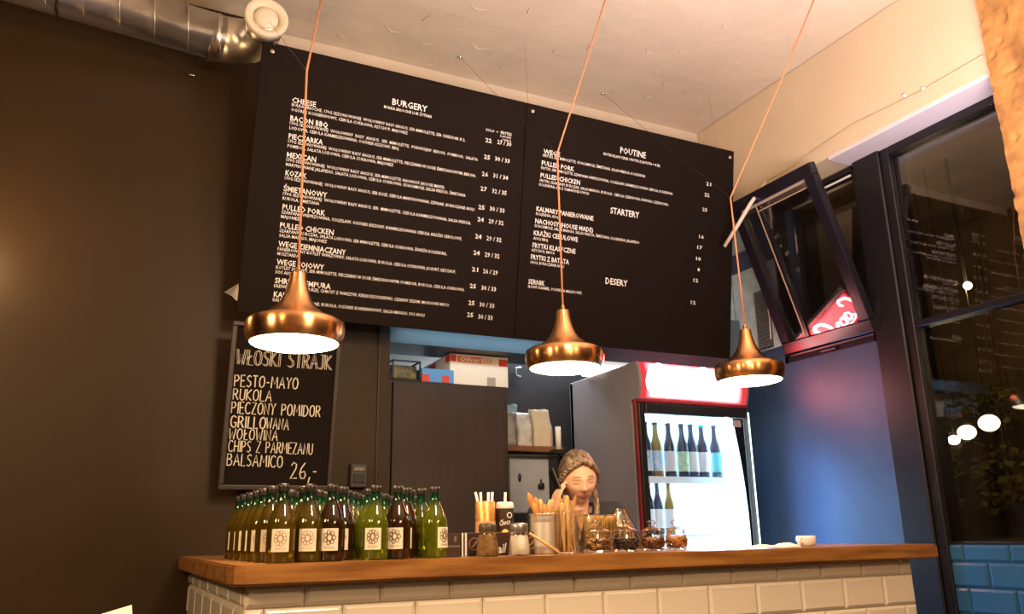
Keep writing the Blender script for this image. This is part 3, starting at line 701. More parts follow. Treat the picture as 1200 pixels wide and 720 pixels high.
for i, (px, bmat, lmat, lab) in enumerate(fb):
    p = onY(px, 545, 3.46); fridge_bottle(lab, p.x, 3.46, SH[0], .280, .0315, bmat, lmat, None, M_tcap if i == 5 else M_cap)
for i, (px, bmat, lab) in enumerate(((761, MB_k, 'left dark bottle on the second fridge shelf'), (771, MB_k, 'middle dark bottle on the second fridge shelf'), (784.5, MB_o, 'olive bottle on the second fridge shelf'))):
    p = onY(px, 595, 3.47); fridge_bottle(lab, p.x, 3.47, SH[1], .255, .028, bmat, M_fl[1])
M_can = mat('white_pink_can', (.75, .65, .70), .35, 0, col2=(.6, .12, .2), nscale=45, ramp=(.38, .42))
for i in range(5):
    t = thing('drinks_can', 'pale pink patterned can on the lowest visible fridge shelf', 'can', (2.545+.075*i, 3.45, SH[2]), 'cans on the lower fridge shelf')
    bm = B(); lathe(bm, [(.001, 0), (.024, 0), (.03, .01), (.03, .20), (.024, .212), (.024, .215), (.001, .212)], (0, 0, 0), 20); local(obj('can_body', bm, M_can, t, True))

# lit fitting on top of the fridge
kl = thing('kitchen_light_fitting', 'glowing white light fitting above the fridge top, left end', 'light', (2.32, 3.62, 2.0))
obj('diffuser', box(FX0-.03, FX0+.20, 3.60, 3.80, 2.004, 2.030, .004), emis('fitting_glow', (1, .88, .8), 4), kl)
# ================================================================ kitchen contents seen through the opening
light('kitchen_light', 'AREA', (2.3, 4.2, 2.38), 40, (.82, .92, 1), .5, (0, 0, 0))
light('niche_fill', 'AREA', (1.6, 3.36, 2.12), 1.3, (.62, .85, 1), .8, (radians(35), 0, 0), .03)  # added fill for niche and lintel, unseen behind the menu board
cabn = thing('tall_cabinet', 'tall dark brown cabinet with plain door left of the bag shelf', 'cabinet', (1.45, 3.6, 0))
obj('carcass', box(1.135, 1.757, 3.60, 4.05, 0, 1.878, .002), M_cab, cabn)
obj('door_panel', box(1.165, 1.735, 3.582, 3.599, .05, 1.868, .003), M_cab, cabn)
obj('edge_strip', box(1.137, 1.143, 3.59, 3.60, 0, 1.87), mat('pale_edge', (.18, .14, .11), .4), cabn)
# items on the cabinet
cr = thing('black_crate', 'small black wire crate on the left end of the tall cabinet', 'crate', (1.23, 3.65, 1.878))
bm = B(); x0, x1, y0, y1, z0, z1 = 1.165, 1.306, 3.60, 3.74, 1.879, 1.974; t_ = .007
for (a, b_, c_, d_) in ((x0, x1, z0, z0+t_), (x0, x1, z1-t_, z1), (x0, x0+t_, z0, z1), (x1-t_, x1, z0, z1)):
    bx(bm, a, b_, y0, y0+t_, c_, d_); bx(bm, a, b_, y1-t_, y1, c_, d_)
for (a, c_) in ((x0, z0), (x1-t_, z0), (x0, z1-t_), (x1-t_, z1-t_)): bx(bm, a, a+t_, y0, y1, c_, c_+t_)
obj('frame', bm, M_black, cr)
obj('contents', box(x0+.01, x1-.01, y0+.02, y1-.01, z0+.005, z1-.02, .01, 2), mat('dark_yellow_pack', (.20, .17, .05), .4, col2=(.02, .02, .02), nscale=30), cr)
bb = thing('blue_box', 'low blue cardboard box with red marks beside the black crate', 'box', (1.39, 3.63, 1.879))
M_blue = mat('blue_carton', (.10, .30, .62), .6); M_ored = mat('red_print', (.62, .06, .03), .6)
obj('carton', box(1.312, 1.475, 3.605, 3.85, 1.879, 1.944, .002), M_blue, bb)
for a_ in (1.314, 1.415): obj('red_mark', box(a_, a_+.035, 3.6035, 3.606, 1.881, 1.915), M_ored, bb)
ob = thing('oven_ware_box', 'white carton with red logo strip on top of the tall cabinet', 'box', (1.6, 3.62, 1.879))
ox0, ox1, oz0, oz1, oy = 1.462, 1.772, 1.8795, 2.030, 3.62
M_carton = mat('white_carton', (.85, .76, .62), .6)
obj('carton', box(ox0, ox1, oy, oy+.38, oz0, oz1, .002), M_carton, ob)
for a_ in ((ox0+.001, ox0+.030, oy-.0015, oy, oz1-.038, oz1-.004), (ox1-.050, ox1-.003, oy-.0015, oy, oz1-.046, oz1-.010), (ox0-.0015, ox0, oy+.002, oy+.06, oz1-.038, oz1-.004), (ox0-.0015, ox0, oy+.2, oy+.3, oz1-.06, oz1-.01)): obj('red_square', box(*a_), M_ored, ob)
obj('logo_band', box(ox0+.038, ox0+.165, oy-.0012, oy, oz1-.040, oz1-.008), mat('salmon_print', (.75, .22, .10), .6), ob)
bm = B()
for k in range(3):
    x = ox0+.168+.016*k; zc = oz1-.024
    v = [bm.verts.new(q) for q in ((x, oy-.0014, zc-.017), (x+.007, oy-.0014, zc-.017), (x+.021, oy-.0014, zc), (x+.007, oy-.0014, zc+.017), (x, oy-.0014, zc+.017), (x+.014, oy-.0014, zc))]; bm.faces.new(v)
obj('chevron', bm, mat('salmon_print', (.75, .3, .15), .6), ob)
b_ = text_mesh('Oliver', .25, .03); xs = [v.co.x for v in b_.verts]; s_ = .112/(max(xs)-min(xs))
for v in b_.verts: v.co = Vector((ox0+.046+v.co.x*s_, oy-.0024, oz1-.035+v.co.y*.034))
obj('logo_lettering', b_, M_paper, ob)
obj('grey_print', box(ox0+.195, ox0+.24, oy-.0013, oy, oz0+.002, oz0+.045), mat('grey_print', (.4, .33, .27), .6), ob)
# post right of cabinet, hook, shelf with bags
hk = thing('wall_hook', 'small pale hook fixed above the bag shelf', 'hook', onY(607, 436, 4.10))
p = onY(607, 436, 4.10); bm = B(); tube(bm, [p+Vector((.02, 0, .026)), p+Vector((-.012, 0, .022)), p+Vector((-.016, -.004, .0)), p+Vector((-.012, 0, -.022)), p+Vector((.015, 0, -.028))], .006, 8); obj('hook_loop', bm, mat('grey_hook', (.35, .35, .35), .4), hk, True)
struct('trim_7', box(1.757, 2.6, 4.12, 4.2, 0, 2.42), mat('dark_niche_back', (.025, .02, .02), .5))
zs = onY(625, 523, 3.66).z
sf = thing('wooden_shelf', 'brown wooden shelf board carrying takeaway bags beside the cabinet', 'shelf', (2.0, 3.75, zs))
obj('board', box(1.762, 2.10, 3.66, 4.1, zs-.028, zs, .002), M_shelf, sf)
obj('bracket', bx(box(1.762, 2.10, 3.67, 3.69, zs-.06, zs-.045), 2.08, 2.10, 3.67, 3.69, .9, zs-.03), M_black, sf)
def bag(label, x0, x1, y0, y1, z0, h, m, top='flat', seed=1):
    bm = B(); nu, nv = 24, 14; random.seed(seed); ring = []
    cx, cy = (x0+x1)/2, (y0+y1)/2; hx, hy_ = (x1-x0)/2, (y1-y0)/2
    for j in range(nv+1):
        t = j/nv; r = []
        for i in range(nu):
            a = 2*pi*i/nu; cxx = cos(a); s_ = sin(a); k = 1/max(abs(cxx), abs(s_))
            sq = .85*k + .15; fl = 1-.75*max(0, t-.55)/.45 if top == 'pinch' else 1
            ns = N.noise(Vector((cxx*2, s_*2, t*4+seed)))*.12*(.3+t)
            r.append(bm.verts.new((cx + hx*cxx*sq*(1+ns), cy + hy_*s_*sq*fl*(1+ns), z0 + h*t*(1+.06*N.noise(Vector((a*2, seed, 1)))))))
        ring.append(r)
    for a, b2 in zip(ring, ring[1:]):
        for i in range(nu): bm.faces.new((a[i], a[(i+1) % nu], b2[(i+1) % nu], b2[i]))
    bm.faces.new(list(reversed(ring[0]))); bm.faces.new(ring[-1])
    t = thing('takeaway_bag', label, 'bag', (cx, cy, z0)); obj('bag_body', bm, m, t, True); return t
M_kraft = mat('pale_kraft_paper', (.62, .53, .38), .8, noise=.1, nscale=10, bump=.5, bscale=18, bdist=.006)
M_bagw = mat('white_crinkled_plastic', (.60, .58, .52), .35, noise=.2, nscale=25, bump=.9, bscale=30, bdist=.008)
M_bagc = mat('clear_crinkled_plastic', (.40, .38, .34), .2, noise=.55, nscale=22, bump=1, bscale=26, bdist=.012)
M_bagb = mat('pale_blue_plastic', (.30, .42, .52), .3, noise=.3, nscale=20, bump=.9, bscale=24, bdist=.01)
bag('tall pale kraft bag on the wooden shelf, right of the others', 1.955, 2.062, 3.70, 3.80, zs, .195, M_kraft, 'pinch', 3)
bag('white crinkled bag in the middle of the wooden shelf', 1.865, 1.945, 3.70, 3.80, zs, .175, M_bagw, 'pinch', 5)
bag('clear crinkled plastic bag at the left end of the wooden shelf', 1.768, 1.850, 3.69, 3.80, zs, .165, M_bagc, 'flat', 8)
bag('pale blue plastic bag stuffed behind the clear bag on the shelf', 1.80, 1.915, 3.81, 3.92, zs, .225, M_bagb, 'flat', 9)
# grey metal box below shelf
gb0, gb1 = onY(598, 602, 3.68), onY(643, 534, 3.68)
gb = thing('metal_wall_box', 'grey metal box with black lock under the wooden shelf', 'metal box', (gb0.x, 3.72, gb0.z))
obj('case', box(gb0.x, gb1.x, 3.68, 3.82, gb0.z, gb1.z, .004), mat('grey_powder_coat', (.34, .37, .39), .4, noise=.08), gb)
p = onY(609, 560, 3.678); bm = B(); ball(bm, p, .010, 14, (.9, .5, 2.2)); obj('handle', bm, M_black, gb, True)
p = onY(634, 569, 3.678); bm = B(); lathe(bm, [(.013, 0), (.013, .012), (.004, .014), (.001, .014)], p, 18, M=Mx); bx(bm, p.x-.016, p.x+.016, 3.672, 3.68, p.z-.02, p.z+.004); bx(bm, p.x-.003, p.x+.003, 3.672, 3.68, p.z+.016, p.z+.028); obj('lock', bm, M_black, gb)
# standing roll of paper in the gap beside fridge
p0, p1 = onY(657, 527, 3.60), onY(657, 500, 3.60)
bm = B(); lathe(bm, [(.001, 0), (.014, 0), (.014, p1.z-p0.z), (.001, p1.z-p0.z)], (p0.x, 3.62, p0.z), 18)
rr = thing('white_bottle', 'slim white strip-like bottle standing beside the grey fridge side', 'bottle', (p0.x, 3.62, p0.z)); obj('bottle_body', bm, M_paper, rr, True)
obj('stand', box(p0.x-.03, p0.x+.03, 3.60, 3.66, p0.z-.02, p0.z), M_black, rr)
bpy.data.objects['white_bottle']['label'] = 'slim white bottle between the kraft bag and the grey fridge side'

# AC grille on right wall behind sash
ga, gbv = onX(886, 345, W-.01), onX(906, 405, W-.01)
gr = thing('vent_grille', 'dark slatted air grille on the teal wall behind the tilted window', 'vent', (W-.01, (ga.y+gbv.y)/2, gbv.z))
obj('frame', box(W-.02, W-.012, gbv.y-.01, ga.y+.01, gbv.z-.01, ga.z+.01, .002), mat('dark_grille', (.05, .055, .06), .4), gr)
z = gbv.z
while z < ga.z:
    obj('slat', box(W-.032, W-.02, gbv.y, ga.y, z, z+.0055), mat('grille_slat', (.16, .19, .20), .4) if z == gbv.z else bpy.data.materials['grille_slat'], gr); z += .0135
bm = B(); tube(bm, [onX(900, 362, W-.04), onX(902, 375, W-.04), onX(903.5, 398, W-.04)], .004, 6)
obj('white_edge', bm, M_paper, gr, True)

# ================================================================ tilted sash
SA = radians(20); SY0, SY1 = 2.585, 3.158; SHh = .855; PS = Vector((W-.03, SY0, 2.07))
ts = thing('tilted_window_sash', 'black window sash tilted inward at the top, glass mirroring the red sign', 'window', PS)
A1 = Vector((0, 1, 0)); A2 = Vector((-sin(SA), 0, cos(SA))); A3 = Vector((-cos(SA), 0, -sin(SA)))
def sobj(name, bm, m, par=None, smooth=False):
    for v in bm.verts: c = v.co.copy(); v.co = A1*c.x + A2*c.y + A3*c.z
    bmesh.ops.recalc_face_normals(bm, faces=bm.faces)
    o = obj(name, bm, m, ts, smooth); o.location = (0, 0, 0); return o
sw_ = SY1-SY0; q = .062
M_sash = mat('black_lacquered_sash', (.012, .010, .016), .22, noise=.2, nscale=10)
for a in ((0, sw_, 0, q), (0, sw_, SHh-q, SHh), (0, q, q, SHh-q), (sw_-q, sw_, q, SHh-q)):
    sobj('sash_rail', box(*a, -.022, .022, .005, 2), M_sash)
sobj('weather_strip', box(.02, sw_-.02, -.018, -.006, -.018, .010, .002), M_frame)
sobj('glazing_bead', box(sw_-.165, sw_-.159, q, SHh-q, .006, .010), mat('tan_glazing_bead', (.42, .32, .22), .5))
sobj('glazing_bead', box(q, sw_-.162, SHh-q-.045, SHh-q-.040, .006, .010), mat('tan_glazing_bead', (.42, .32, .22), .5))
sobj('glazing_bead', box(q, sw_-q, SHh-q-.014, SHh-q-.001, .004, .009), mat('pale_glazing_bead', (.38, .34, .28), .5))
sobj('mullion', box(sw_-.185, sw_-.166, q, SHh-q, -.008, .008), M_sash)
sobj('pane', box(q, sw_-q, q, SHh-q, -.002, .002), M_pane)
sobj('handle', box(sw_*.45, sw_*.62, -.036, -.024, .0, .012, .003), M_frame)
# diagonal white cable
bm = B()
xb = W-.178
c0 = onX(1170, 55, xb-.004)
pts = [c0, onX(1080, 107, xb-.004), onX(1000, 146, xb-.004), onX(945, 183, xb-.006), onX(915, 203, xb-.01), onX(898, 213, xb-.04)]
tube(bm, pts, .0028, 6)
cabl = thing('white_cable', 'white cable running along the cream beam and down past the menu board', 'cable', pts[3]); obj('thin_cable', bm, mat('cream_cable', (.62, .5, .38), .5), cabl, True)
bm = B(); tube(bm, [onX(898, 213, xb-.04), onX(880, 238, 2.86), onX(864, 265, 2.83), onX(849, 289, 2.81)], [.009, .010, .010, .009], 8); obj('cable_sleeve', bm, mat('white_sleeve', (.72, .62, .55), .5), cabl, True)
for q_ in ((1060, 108), (1082, 100), (900, 214)):
    bm = B(); ball(bm, onX(q_[0], q_[1]+4, xb-.004), .009, 8); obj('cable_clip', bm, M_paper, cabl, True)
# crack lines and flakes on the ceiling are real little paint flakes
bm = B()
for (px, py, ln, an) in ((460, 34, .11, .3), (500, 50, .06, -.3), (560, 54, .12, .25), (575, 62, .05, 1.1), (505, 74, .07, -.5), (590, 78, .04, .2), (720, 108, .06, .6), (780, 98, .10, .55), (760, 112, .05, .3), (690, 55, .09, 1.0), (620, 12, .05, .8), (560, 8, .10, .2), (500, 20, .08, 1.5), (650, 60, .05, .7), (640, 115, .07, -.2), (760, 60, .05, .4), (770, 85, .04, .3), (800, 60, .04, .2), (850, 30, .06, .4), (400, 40, .08, .5)):
    p = onZ(px, py, CE-.001); pts = []
    for i in range(6):
        t = i/5-.5; pts.append((p.x + cos(an)*ln*t - sin(an)*.012*sin(3*t), p.y + sin(an)*ln*t + cos(an)*.02*cos(4*t), CE-.002))
    tube(bm, pts, [.0006, .002, .003, .003, .002, .0006], 5)
tag(obj('ceiling_paint_flakes', bm, M_cream, None, True), kind='stuff', label='raised cracks and flakes in the ceiling paint', cat='paint')

# ================================================================ beyond the windows
struct('wall_street', box(6.3, 6.4, -1, 8, 0, 4.2), mat('brown_far_wall', (.20, .13, .06), .8, noise=.4, nscale=3))
struct('floor_street', box(W+.2, 6.3, -1, 8, -.06, 0), mat('dark_paving', (.04, .04, .045), .7))
struct('ceiling_street', box(W+.21, 6.3, -1, 8, 3.62, 3.7), bpy.data.materials['brown_far_wall'])
M_globe = emis('warm_globe', (1, .80, .46), 9)
for i, (px, py, r, lab) in enumerate(((1118, 516, .030, 'smallest leftmost warm globe lamp behind the window glass'), (1133, 507, .045, 'middle warm globe lamp behind the window glass'), (1159, 496, .050, 'right-hand larger warm globe lamp behind the window glass'))):
    p = onX(px, py, 5.0); t = thing('globe_lamp', lab, 'lamp', p)
    bm = B(); ball(bm, p, r*1.15, 24, (1, 1.1, .9)); obj('globe', bm, M_globe, t, True)
    bm = B(); tube(bm, [p + Vector((0, 0, r)), (p.x, p.y, 3.62)], .003, 6); obj('cord', bm, M_black, t)
    light('globe_light', 'POINT', p + Vector((-.0, 0, .0)), 3.2 if i else 1.5, (1, .72, .35), .06)
p = onX(1134, 335, 5.0); t = thing('spot_lamp', 'small round white lamp high behind the window glass', 'lamp', p)
bm = B(); ball(bm, p, .027, 18); obj('bulb', bm, emis('white_spot', (.95, .97, 1), 8), t, True); bm = B(); tube(bm, [p, (p.x, p.y, 3.62)], .006, 6); obj('arm', bm, M_black, t)
M_leaf = mat('dry_green_leaves', (.10, .12, .025), .6, col2=(.16, .11, .03), nscale=8)
def foliage(label, px, py, wd, hg, n, seed):
    random.seed(seed); c = onX(px, py, 5.9); t = thing('hanging_plant', label, 'plant', c)
    bm = B(); st = B()
    for s_ in range(max(3, n//26)):
        a = Vector((c.x + random.uniform(-.1, .1), c.y + random.uniform(-wd, wd), c.z + hg*random.uniform(.4, 1))); pts = [a]
        for k in range(6):
            a = a + Vector((random.uniform(-.03, .03), random.uniform(-.06, .06), -hg*random.uniform(.15, .32))); pts.append(a)
        tube(st, pts, .005, 4)
        for p_ in pts:
            for k in range(5):
                d = Vector((random.uniform(-1, 1), random.uniform(-1, 1), random.uniform(-1, .6))).normalized()*random.uniform(.04, .10); e = d.orthogonal().normalized()*d.length*.3
                v = [bm.verts.new(p_ + x) for x in (Vector((0, 0, 0)), d*.5+e, d, d*.5-e)]; bm.faces.new(v)
    tube(st, [c, (c.x, c.y, 3.62)], .004, 4); obj('leaves', bm, M_leaf, t, kind='stuff'); obj('stems', st, M_shelf, t)
foliage('leafy hanging plant above the globe lamps outside the window', 1122, 478, .15, .16, 160, 1)
foliage('leafy hanging plant above the right globe outside the window', 1176, 478, .15, .16, 160, 2)
foliage('dark plant low behind the glass under the globe lamps', 1128, 560, .16, .25, 150, 3)
foliage('dark plant low behind the glass at the right edge', 1184, 560, .16, .25, 150, 4)
light('street_glow', 'POINT', onX(1134, 335, 5.0) + Vector((-.12, 0, 0)), 13, (1, .66, .28), .015)

# ================================================================ cider bottles on the bar
M_capc = mat('black_cider_cap', (.02, .016, .014), .3)
M_lab = mat('cream_paper_label', (.78, .70, .56), .7)
M_ink = mat('brown_ink', (.14, .08, .05), .8); M_ink2 = mat('tan_ink', (.42, .26, .16), .8)
Gm = {'olive': glassy('olive_cider_glass', (.19, .125, .005), .75, .03, (.012, .07, .025), .155),
      'green': glassy('green_cider_glass', (.22, .27, .006), .75, .03, (.01, .11, .04), .155),
      'brown': glassy('brown_cider_glass', (.045, .018, .005), .6, .03, (.012, .05, .02), .160)}
def bottle_proto(kind):
    t = thing('cider_bottle', 'x', 'bottle', (0, 0, 0), None)
    bm = B(); lathe(bm, cider_profile(), (0, 0, 0), 32); bmesh.ops.holes_fill(bm, edges=bm.edges); local(obj('glass_body', bm, Gm[kind], t, True))
    bm = B(); lathe(bm, [(.0145, .188), (.0150, .199), (.0145, .206), (.010, .2085), (.001, .2085)], (0, 0, 0), 20); local(obj('cap', bm, M_capc, t, True))
    # label facing the room (-Y)
    bm = B(); r = .0369; g = []
    for zz in (.029, .088):
        g.append([bm.verts.new((r*sin(a), -r*cos(a), zz)) for a in [radians(-35+70*i/10) for i in range(11)]])
    for i in range(10): bm.faces.new((g[0][i], g[0][i+1], g[1][i+1], g[1][i]))
    lb = local(obj('paper_label', bm, M_lab, t, True))
    bm = B(); r2 = r+.0004
    def onl(u, z): a = u/r; return Vector((r2*sin(a), -r2*cos(a), z))
    for k in range(9 if kind != 'brown' else 7):
        a = 2*pi*k/(9 if kind != 'brown' else 7); c = (cos(a)*.0115, .064 + sin(a)*.0145)
        tube(bm, [onl(c[0]+.0042*cos(b), c[1]+.0058*sin(b)) for b in [2*pi*i/8 for i in range(9)]], .0007 if kind == 'olive' else .0010, 4)
    if kind != 'green':
        tube(bm, [onl(.0065*cos(b), .064+.009*sin(b)) for b in [2*pi*i/8 for i in range(9)]], .0012, 4)
    else:
        tube(bm, [onl(-.002, .076), onl(-.005, .064), onl(-.001, .053)], .0012, 4); tube(bm, [onl(.002, .076), onl(.005, .064), onl(.001, .053)], .0012, 4)
    for k in range(7): tube(bm, [onl(-.011+.0036*k, .035), onl(-.0105+.0036*k, .040 if k else .042)], .0006, 4)
    o = obj('label_print', bm, M_ink2 if kind == 'olive' else M_ink, t); o.parent = lb; o.location = (0, 0, 0)
    return t
protos = {k: bottle_proto(k) for k in Gm}
used = set(); placed = []
def put_bottle(kind, x, y, rz, label, group='cider bottles on the bar top'):
    if kind in used: t = copy_tree(protos[kind])
    else: t = protos[kind]; used.add(kind)
    t.location = (x, y, ZT); t.scale = (1, 1, .935); t.rotation_euler = (0, 0, radians(rz)); t['label'] = label; t['group'] = group
    placed.append((x, y)); return t
FA = 12   # labels face the camera side
def bxy(px, y): return onY(px, 640, y).x
spec_b = [('olive', 329, 2.19, 14, 'olive cider bottle at the near left corner of the rows, first with full label'),
 ('olive', 361, 2.20, 16, 'olive cider bottle second along the front row, round ornament label'),
 ('brown', 387, 2.20, 18, 'brown cider bottle left of the green ones in the front row'),
 ('green', 439, 2.21, 26, 'green cider bottle in the front row left of the darkest brown one'),
 ('brown', 465, 2.22, 28, 'dark brown cider bottle in the front row between two green bottles'),
 ('green', 509, 2.24, 62, 'bright green cider bottle at the right end of the front row, label turned away')]
for k, px, y, rz, lab in spec_b: put_bottle(k, bxy(px, y), y, -rz if rz < 60 else 28, lab)
lc = [(317, 2.295, 'second'), (307, 2.40, 'third'), (299.5, 2.505, 'fourth'), (291.5, 2.615, 'fifth'), (284.5, 2.73, 'sixth'), (279, 2.85, 'seventh')]
for px, y, nth in lc:
    put_bottle('olive', bxy(px, y)-.004, y, -16+random.uniform(-6, 6), 'olive cider bottle on the left edge column, %s from the front' % nth)
put_bottle('brown', bxy(400, 2.285), 2.285, -22, 'brown cider bottle peeking out just behind the first brown one')
put_bottle('brown', bxy(475, 2.30), 2.30, -26, 'brown cider bottle half hidden behind the dark front brown one')
put_bottle('green', bxy(493, 2.325), 2.325, 60, 'green cider bottle left of the bright end bottle, label edge showing')
put_bottle('green', bxy(480, 2.40), 2.40, 58, 'green cider bottle behind the half hidden brown one, near the right end')
random.seed(11)
y = 2.285; row = 0
while y < 2.92:
    x = .50 + (row % 2)*.04
    xmax = bxy(486, y)
    while x < xmax:
        xx_, yy_ = x + random.uniform(-.003, .003), y + random.uniform(-.003, .003)
        if all((xx_-a)**2 + (yy_-b)**2 > .0735**2 for a, b in placed):
            c = 'olive' if xx_ < .58 else ('brown' if random.random() < .28 else 'green')
            put_bottle(c, xx_, yy_, random.uniform(40, 80), {'olive': 'olive cider bottle in the inner rows, mostly hidden behind the others', 'green': 'green cider bottle in the inner rows, mostly its neck showing', 'brown': 'brown cider bottle in the inner rows, mostly its neck showing'}[c], {'olive': 'inner olive cider bottles', 'green': 'inner green cider bottles', 'brown': 'inner brown cider bottles'}[c])
        x += .082
    y += .085; row += 1

# ================================================================ things on the bar, middle
def X(px, y): return onY(px, 640, y).x
def flat_text(s, x0, z0, w_, h, y, shear=.0, bold=.0, ang=0):
    b = text_mesh(s, shear, bold); xs = [v.co.x for v in b.verts]; a = min(xs); k = w_/(max(xs)-a)
    for v in b.verts:
        u = (v.co.x-a)*k; z = v.co.y*h/.7
        v.co = Vector((x0 + u*cos(ang) - z*sin(ang), y, z0 + u*sin(ang) + z*cos(ang)))
    return b
M_dk = mat('dark_brown_card', (.045, .022, .016), .45); M_copperprint = mat('copper_print', (.55, .30, .16), .4)
sb = thing('small_card_box', 'small dark card box right of the last cider bottle', 'box', (X(532, 2.27), 2.27, ZT))
obj('carton', box(X(523, 2.25), X(539.5, 2.25), 2.25, 2.31, ZT, ZT+.064, .001), M_dk, sb)
obj('grey_print', bx(box(X(524, 2.25), X(539, 2.25), 2.2492, 2.25, ZT+.027, ZT+.032), X(532, 2.25), X(535, 2.25), 2.2492, 2.25, ZT+.042, ZT+.058), mat('grey_card_print', (.16, .13, .12), .5), sb)
sb = thing('sugar_display_box', 'long dark brown display box with white script behind the glasses', 'box', (X(590, 2.30), 2.30, ZT))
bx0, bx1 = X(541, 2.29), X(634, 2.29)
obj('carton', box(bx0, bx1, 2.29, 2.37, ZT, ZT+.066, .001), M_dk, sb)
obj('white_edge', bx(bx(B(), bx0, bx0+.005, 2.289, 2.29, ZT, ZT+.066), bx0+.010, bx0+.016, 2.289, 2.29, ZT, ZT+.066), M_paper, sb)
obj('copper_edge', box(bx1-.008, bx1, 2.289, 2.29, ZT, ZT+.066), M_copperprint, sb)
obj('script_lettering', flat_text('ail', X(583, 2.29), ZT+.006, .032, .026, 2.2885, .35, .02, .1), M_paper, sb)
for pxc in (556, 623):
    bm = B(); c = Vector((X(pxc, 2.29), 2.2888, ZT+.034)); tube(bm, [c + Vector((.017*cos(a), 0, .017*sin(a))) for a in [2*pi*i/20 for i in range(21)]], .0008, 4)
    tube(bm, [c + Vector((-.008, 0, -.008)), c + Vector((.0, 0, -.002)), c + Vector((.009, 0, .010))], .0012, 4); obj('round_emblem', bm, M_copperprint, sb)
# cups with straws
M_gold = mat('gold_patterned_tin', (.75, .42, .16), .3, .5, col2=(.62, .30, .08), nscale=70, ramp=(.45, .55))
M_straw = mat('white_paper_straw', (.85, .82, .76), .6)
def straws(t, x, y, z, lst, L=.20, r=.0042):
    for dx, dy, ax, ay in lst:
        bm = B(); a = Vector((x+dx, y+dy, z+.01)); tube(bm, [a, a + Vector((ax, ay, L))], r, 8); obj('straw', bm, M_straw, t, True)
cx, cy = X(569, 2.40), 2.40
t = thing('straw_tin', 'gold patterned tin full of white straws behind the brown sugar shaker', 'tin', (cx, cy, ZT))
bm = B(); lathe(bm, [(.001, .001), (.029, 0), (.031, .004), (.031, .158), (.0295, .160), (.0285, .158), (.0285, .006), (.001, .006)], (cx, cy, ZT), 32); obj('tin_body', bm, M_gold, t, True)
bm = B(); lathe(bm, [(.0315, .02), (.0315, .1)], (cx, cy, ZT), 32); obj('copper_band', bm, mat('salmon_band', (.70, .32, .20), .4), t, True)
straws(t, cx, cy, ZT, [(.012, 0, -.045, 0), (-.005, .006, -.008, 0), (.008, .006, .006, 0), (.012, -.006, .010, 0)], .178)
cx2 = X(592, 2.40)
t = thing('cocoa_tin', 'dark brown cocoa tin with white lid and gold seal, one straw', 'tin', (cx2, cy, ZT))
bm = B(); lathe(bm, [(.001, 0), (.027, 0), (.028, .004), (.028, .138)], (cx2, cy, ZT), 32); obj('tin_body', bm, M_dk, t, True)
bm = B(); lathe(bm, [(.028, .138), (.029, .142), (.027, .155), (.023, .158), (.0225, .152)], (cx2, cy, ZT), 32); obj('white_rim', bm, M_paper, t, True)
straws(t, cx2, cy, ZT, [(-.005, .0, .008, 0)], .178)
b_ = text_mesh('Choco', .3, .02); xs = [v.co.x for v in b_.verts]; a0 = min(xs); k = .036/(max(xs)-a0)
for v in b_.verts:
    u = (v.co.x-a0)*k-.018; z = v.co.y*.024 + u*.15; a = u/.028 - .45; v.co = Vector((cx2+.0285*sin(a), cy-.0285*cos(a), ZT+.088+z))
obj('script_lettering', b_, M_paper, t)
bm = B(); tube(bm, [(cx2+.0288*sin(a0+.0), cy-.0288*cos(a0), ZT+z) for a0, z in [(.1+.28*cos(b), .117+.0075*sin(b)) for b in [2*pi*i/14 for i in range(15)]]], .0016, 5); obj('round_emblem', bm, M_paper, t)
bm = B(); a_ = -.42; lathe(bm, [(.001, .003), (.011, .003), (.0115, 0)], (0, 0, 0), 24)
for v in bm.verts: v.co = Matrix.Rotation(a_, 3, 'Z') @ (Mx @ v.co) + Vector((cx2+.029*sin(a_), cy-.029*cos(a_), ZT+.064))
obj('gold_seal', bm, mat('gold_seal', (.85, .45, .05), .35, .4), t, True)
# sugar shakers
M_bs = mat('brown_sugar', (.40, .24, .10), .9, noise=.35, nscale=120); M_ws = mat('white_sugar', (.82, .78, .70), .9, noise=.05, nscale=200)
M_shg = thin_glass('shaker_glass', (.97, .96, .94), .8)
def shaker(label, px, y, sug, lid, fill):
    x = X(px, y); t = thing('sugar_shaker', label, 'sugar shaker', (x, y, ZT))
    pr = [(.001, .002), (.030, 0), (.0325, .003), (.0315, .02), (.026, .055), (.0235, .068)]
    bm = B(); lathe(bm, pr, (x, y, ZT), 32); obj('glass_body', bm, M_shg, t, True)
    bm = B(); pf = [(max(r-.0022, .001), z+.002) for r, z in pr if z < fill]; lathe(bm, [(.001, .003)] + pf[1:] + [(.0265-.002, fill), (.001, fill+.002)], (x, y, ZT), 32); obj('sugar', bm, sug, t, True)
    bm = B(); lathe(bm, [(.0243, .066), (.0255, .070), (.0255, .084), (.023, .090), (.012, .0915), (.001, .092)], (x, y, ZT), 32); obj('lid', bm, lid, t, True)
shaker('glass shaker of brown sugar with a dark lid', 571.5, 2.20, M_bs, mat('dark_olive_lid', (.06, .05, .02), .35), .060)
shaker('glass shaker of white sugar with a steel lid', 608.5, 2.20, M_ws, mat('grey_steel_lid', (.35, .33, .30), .3, .8), .055)
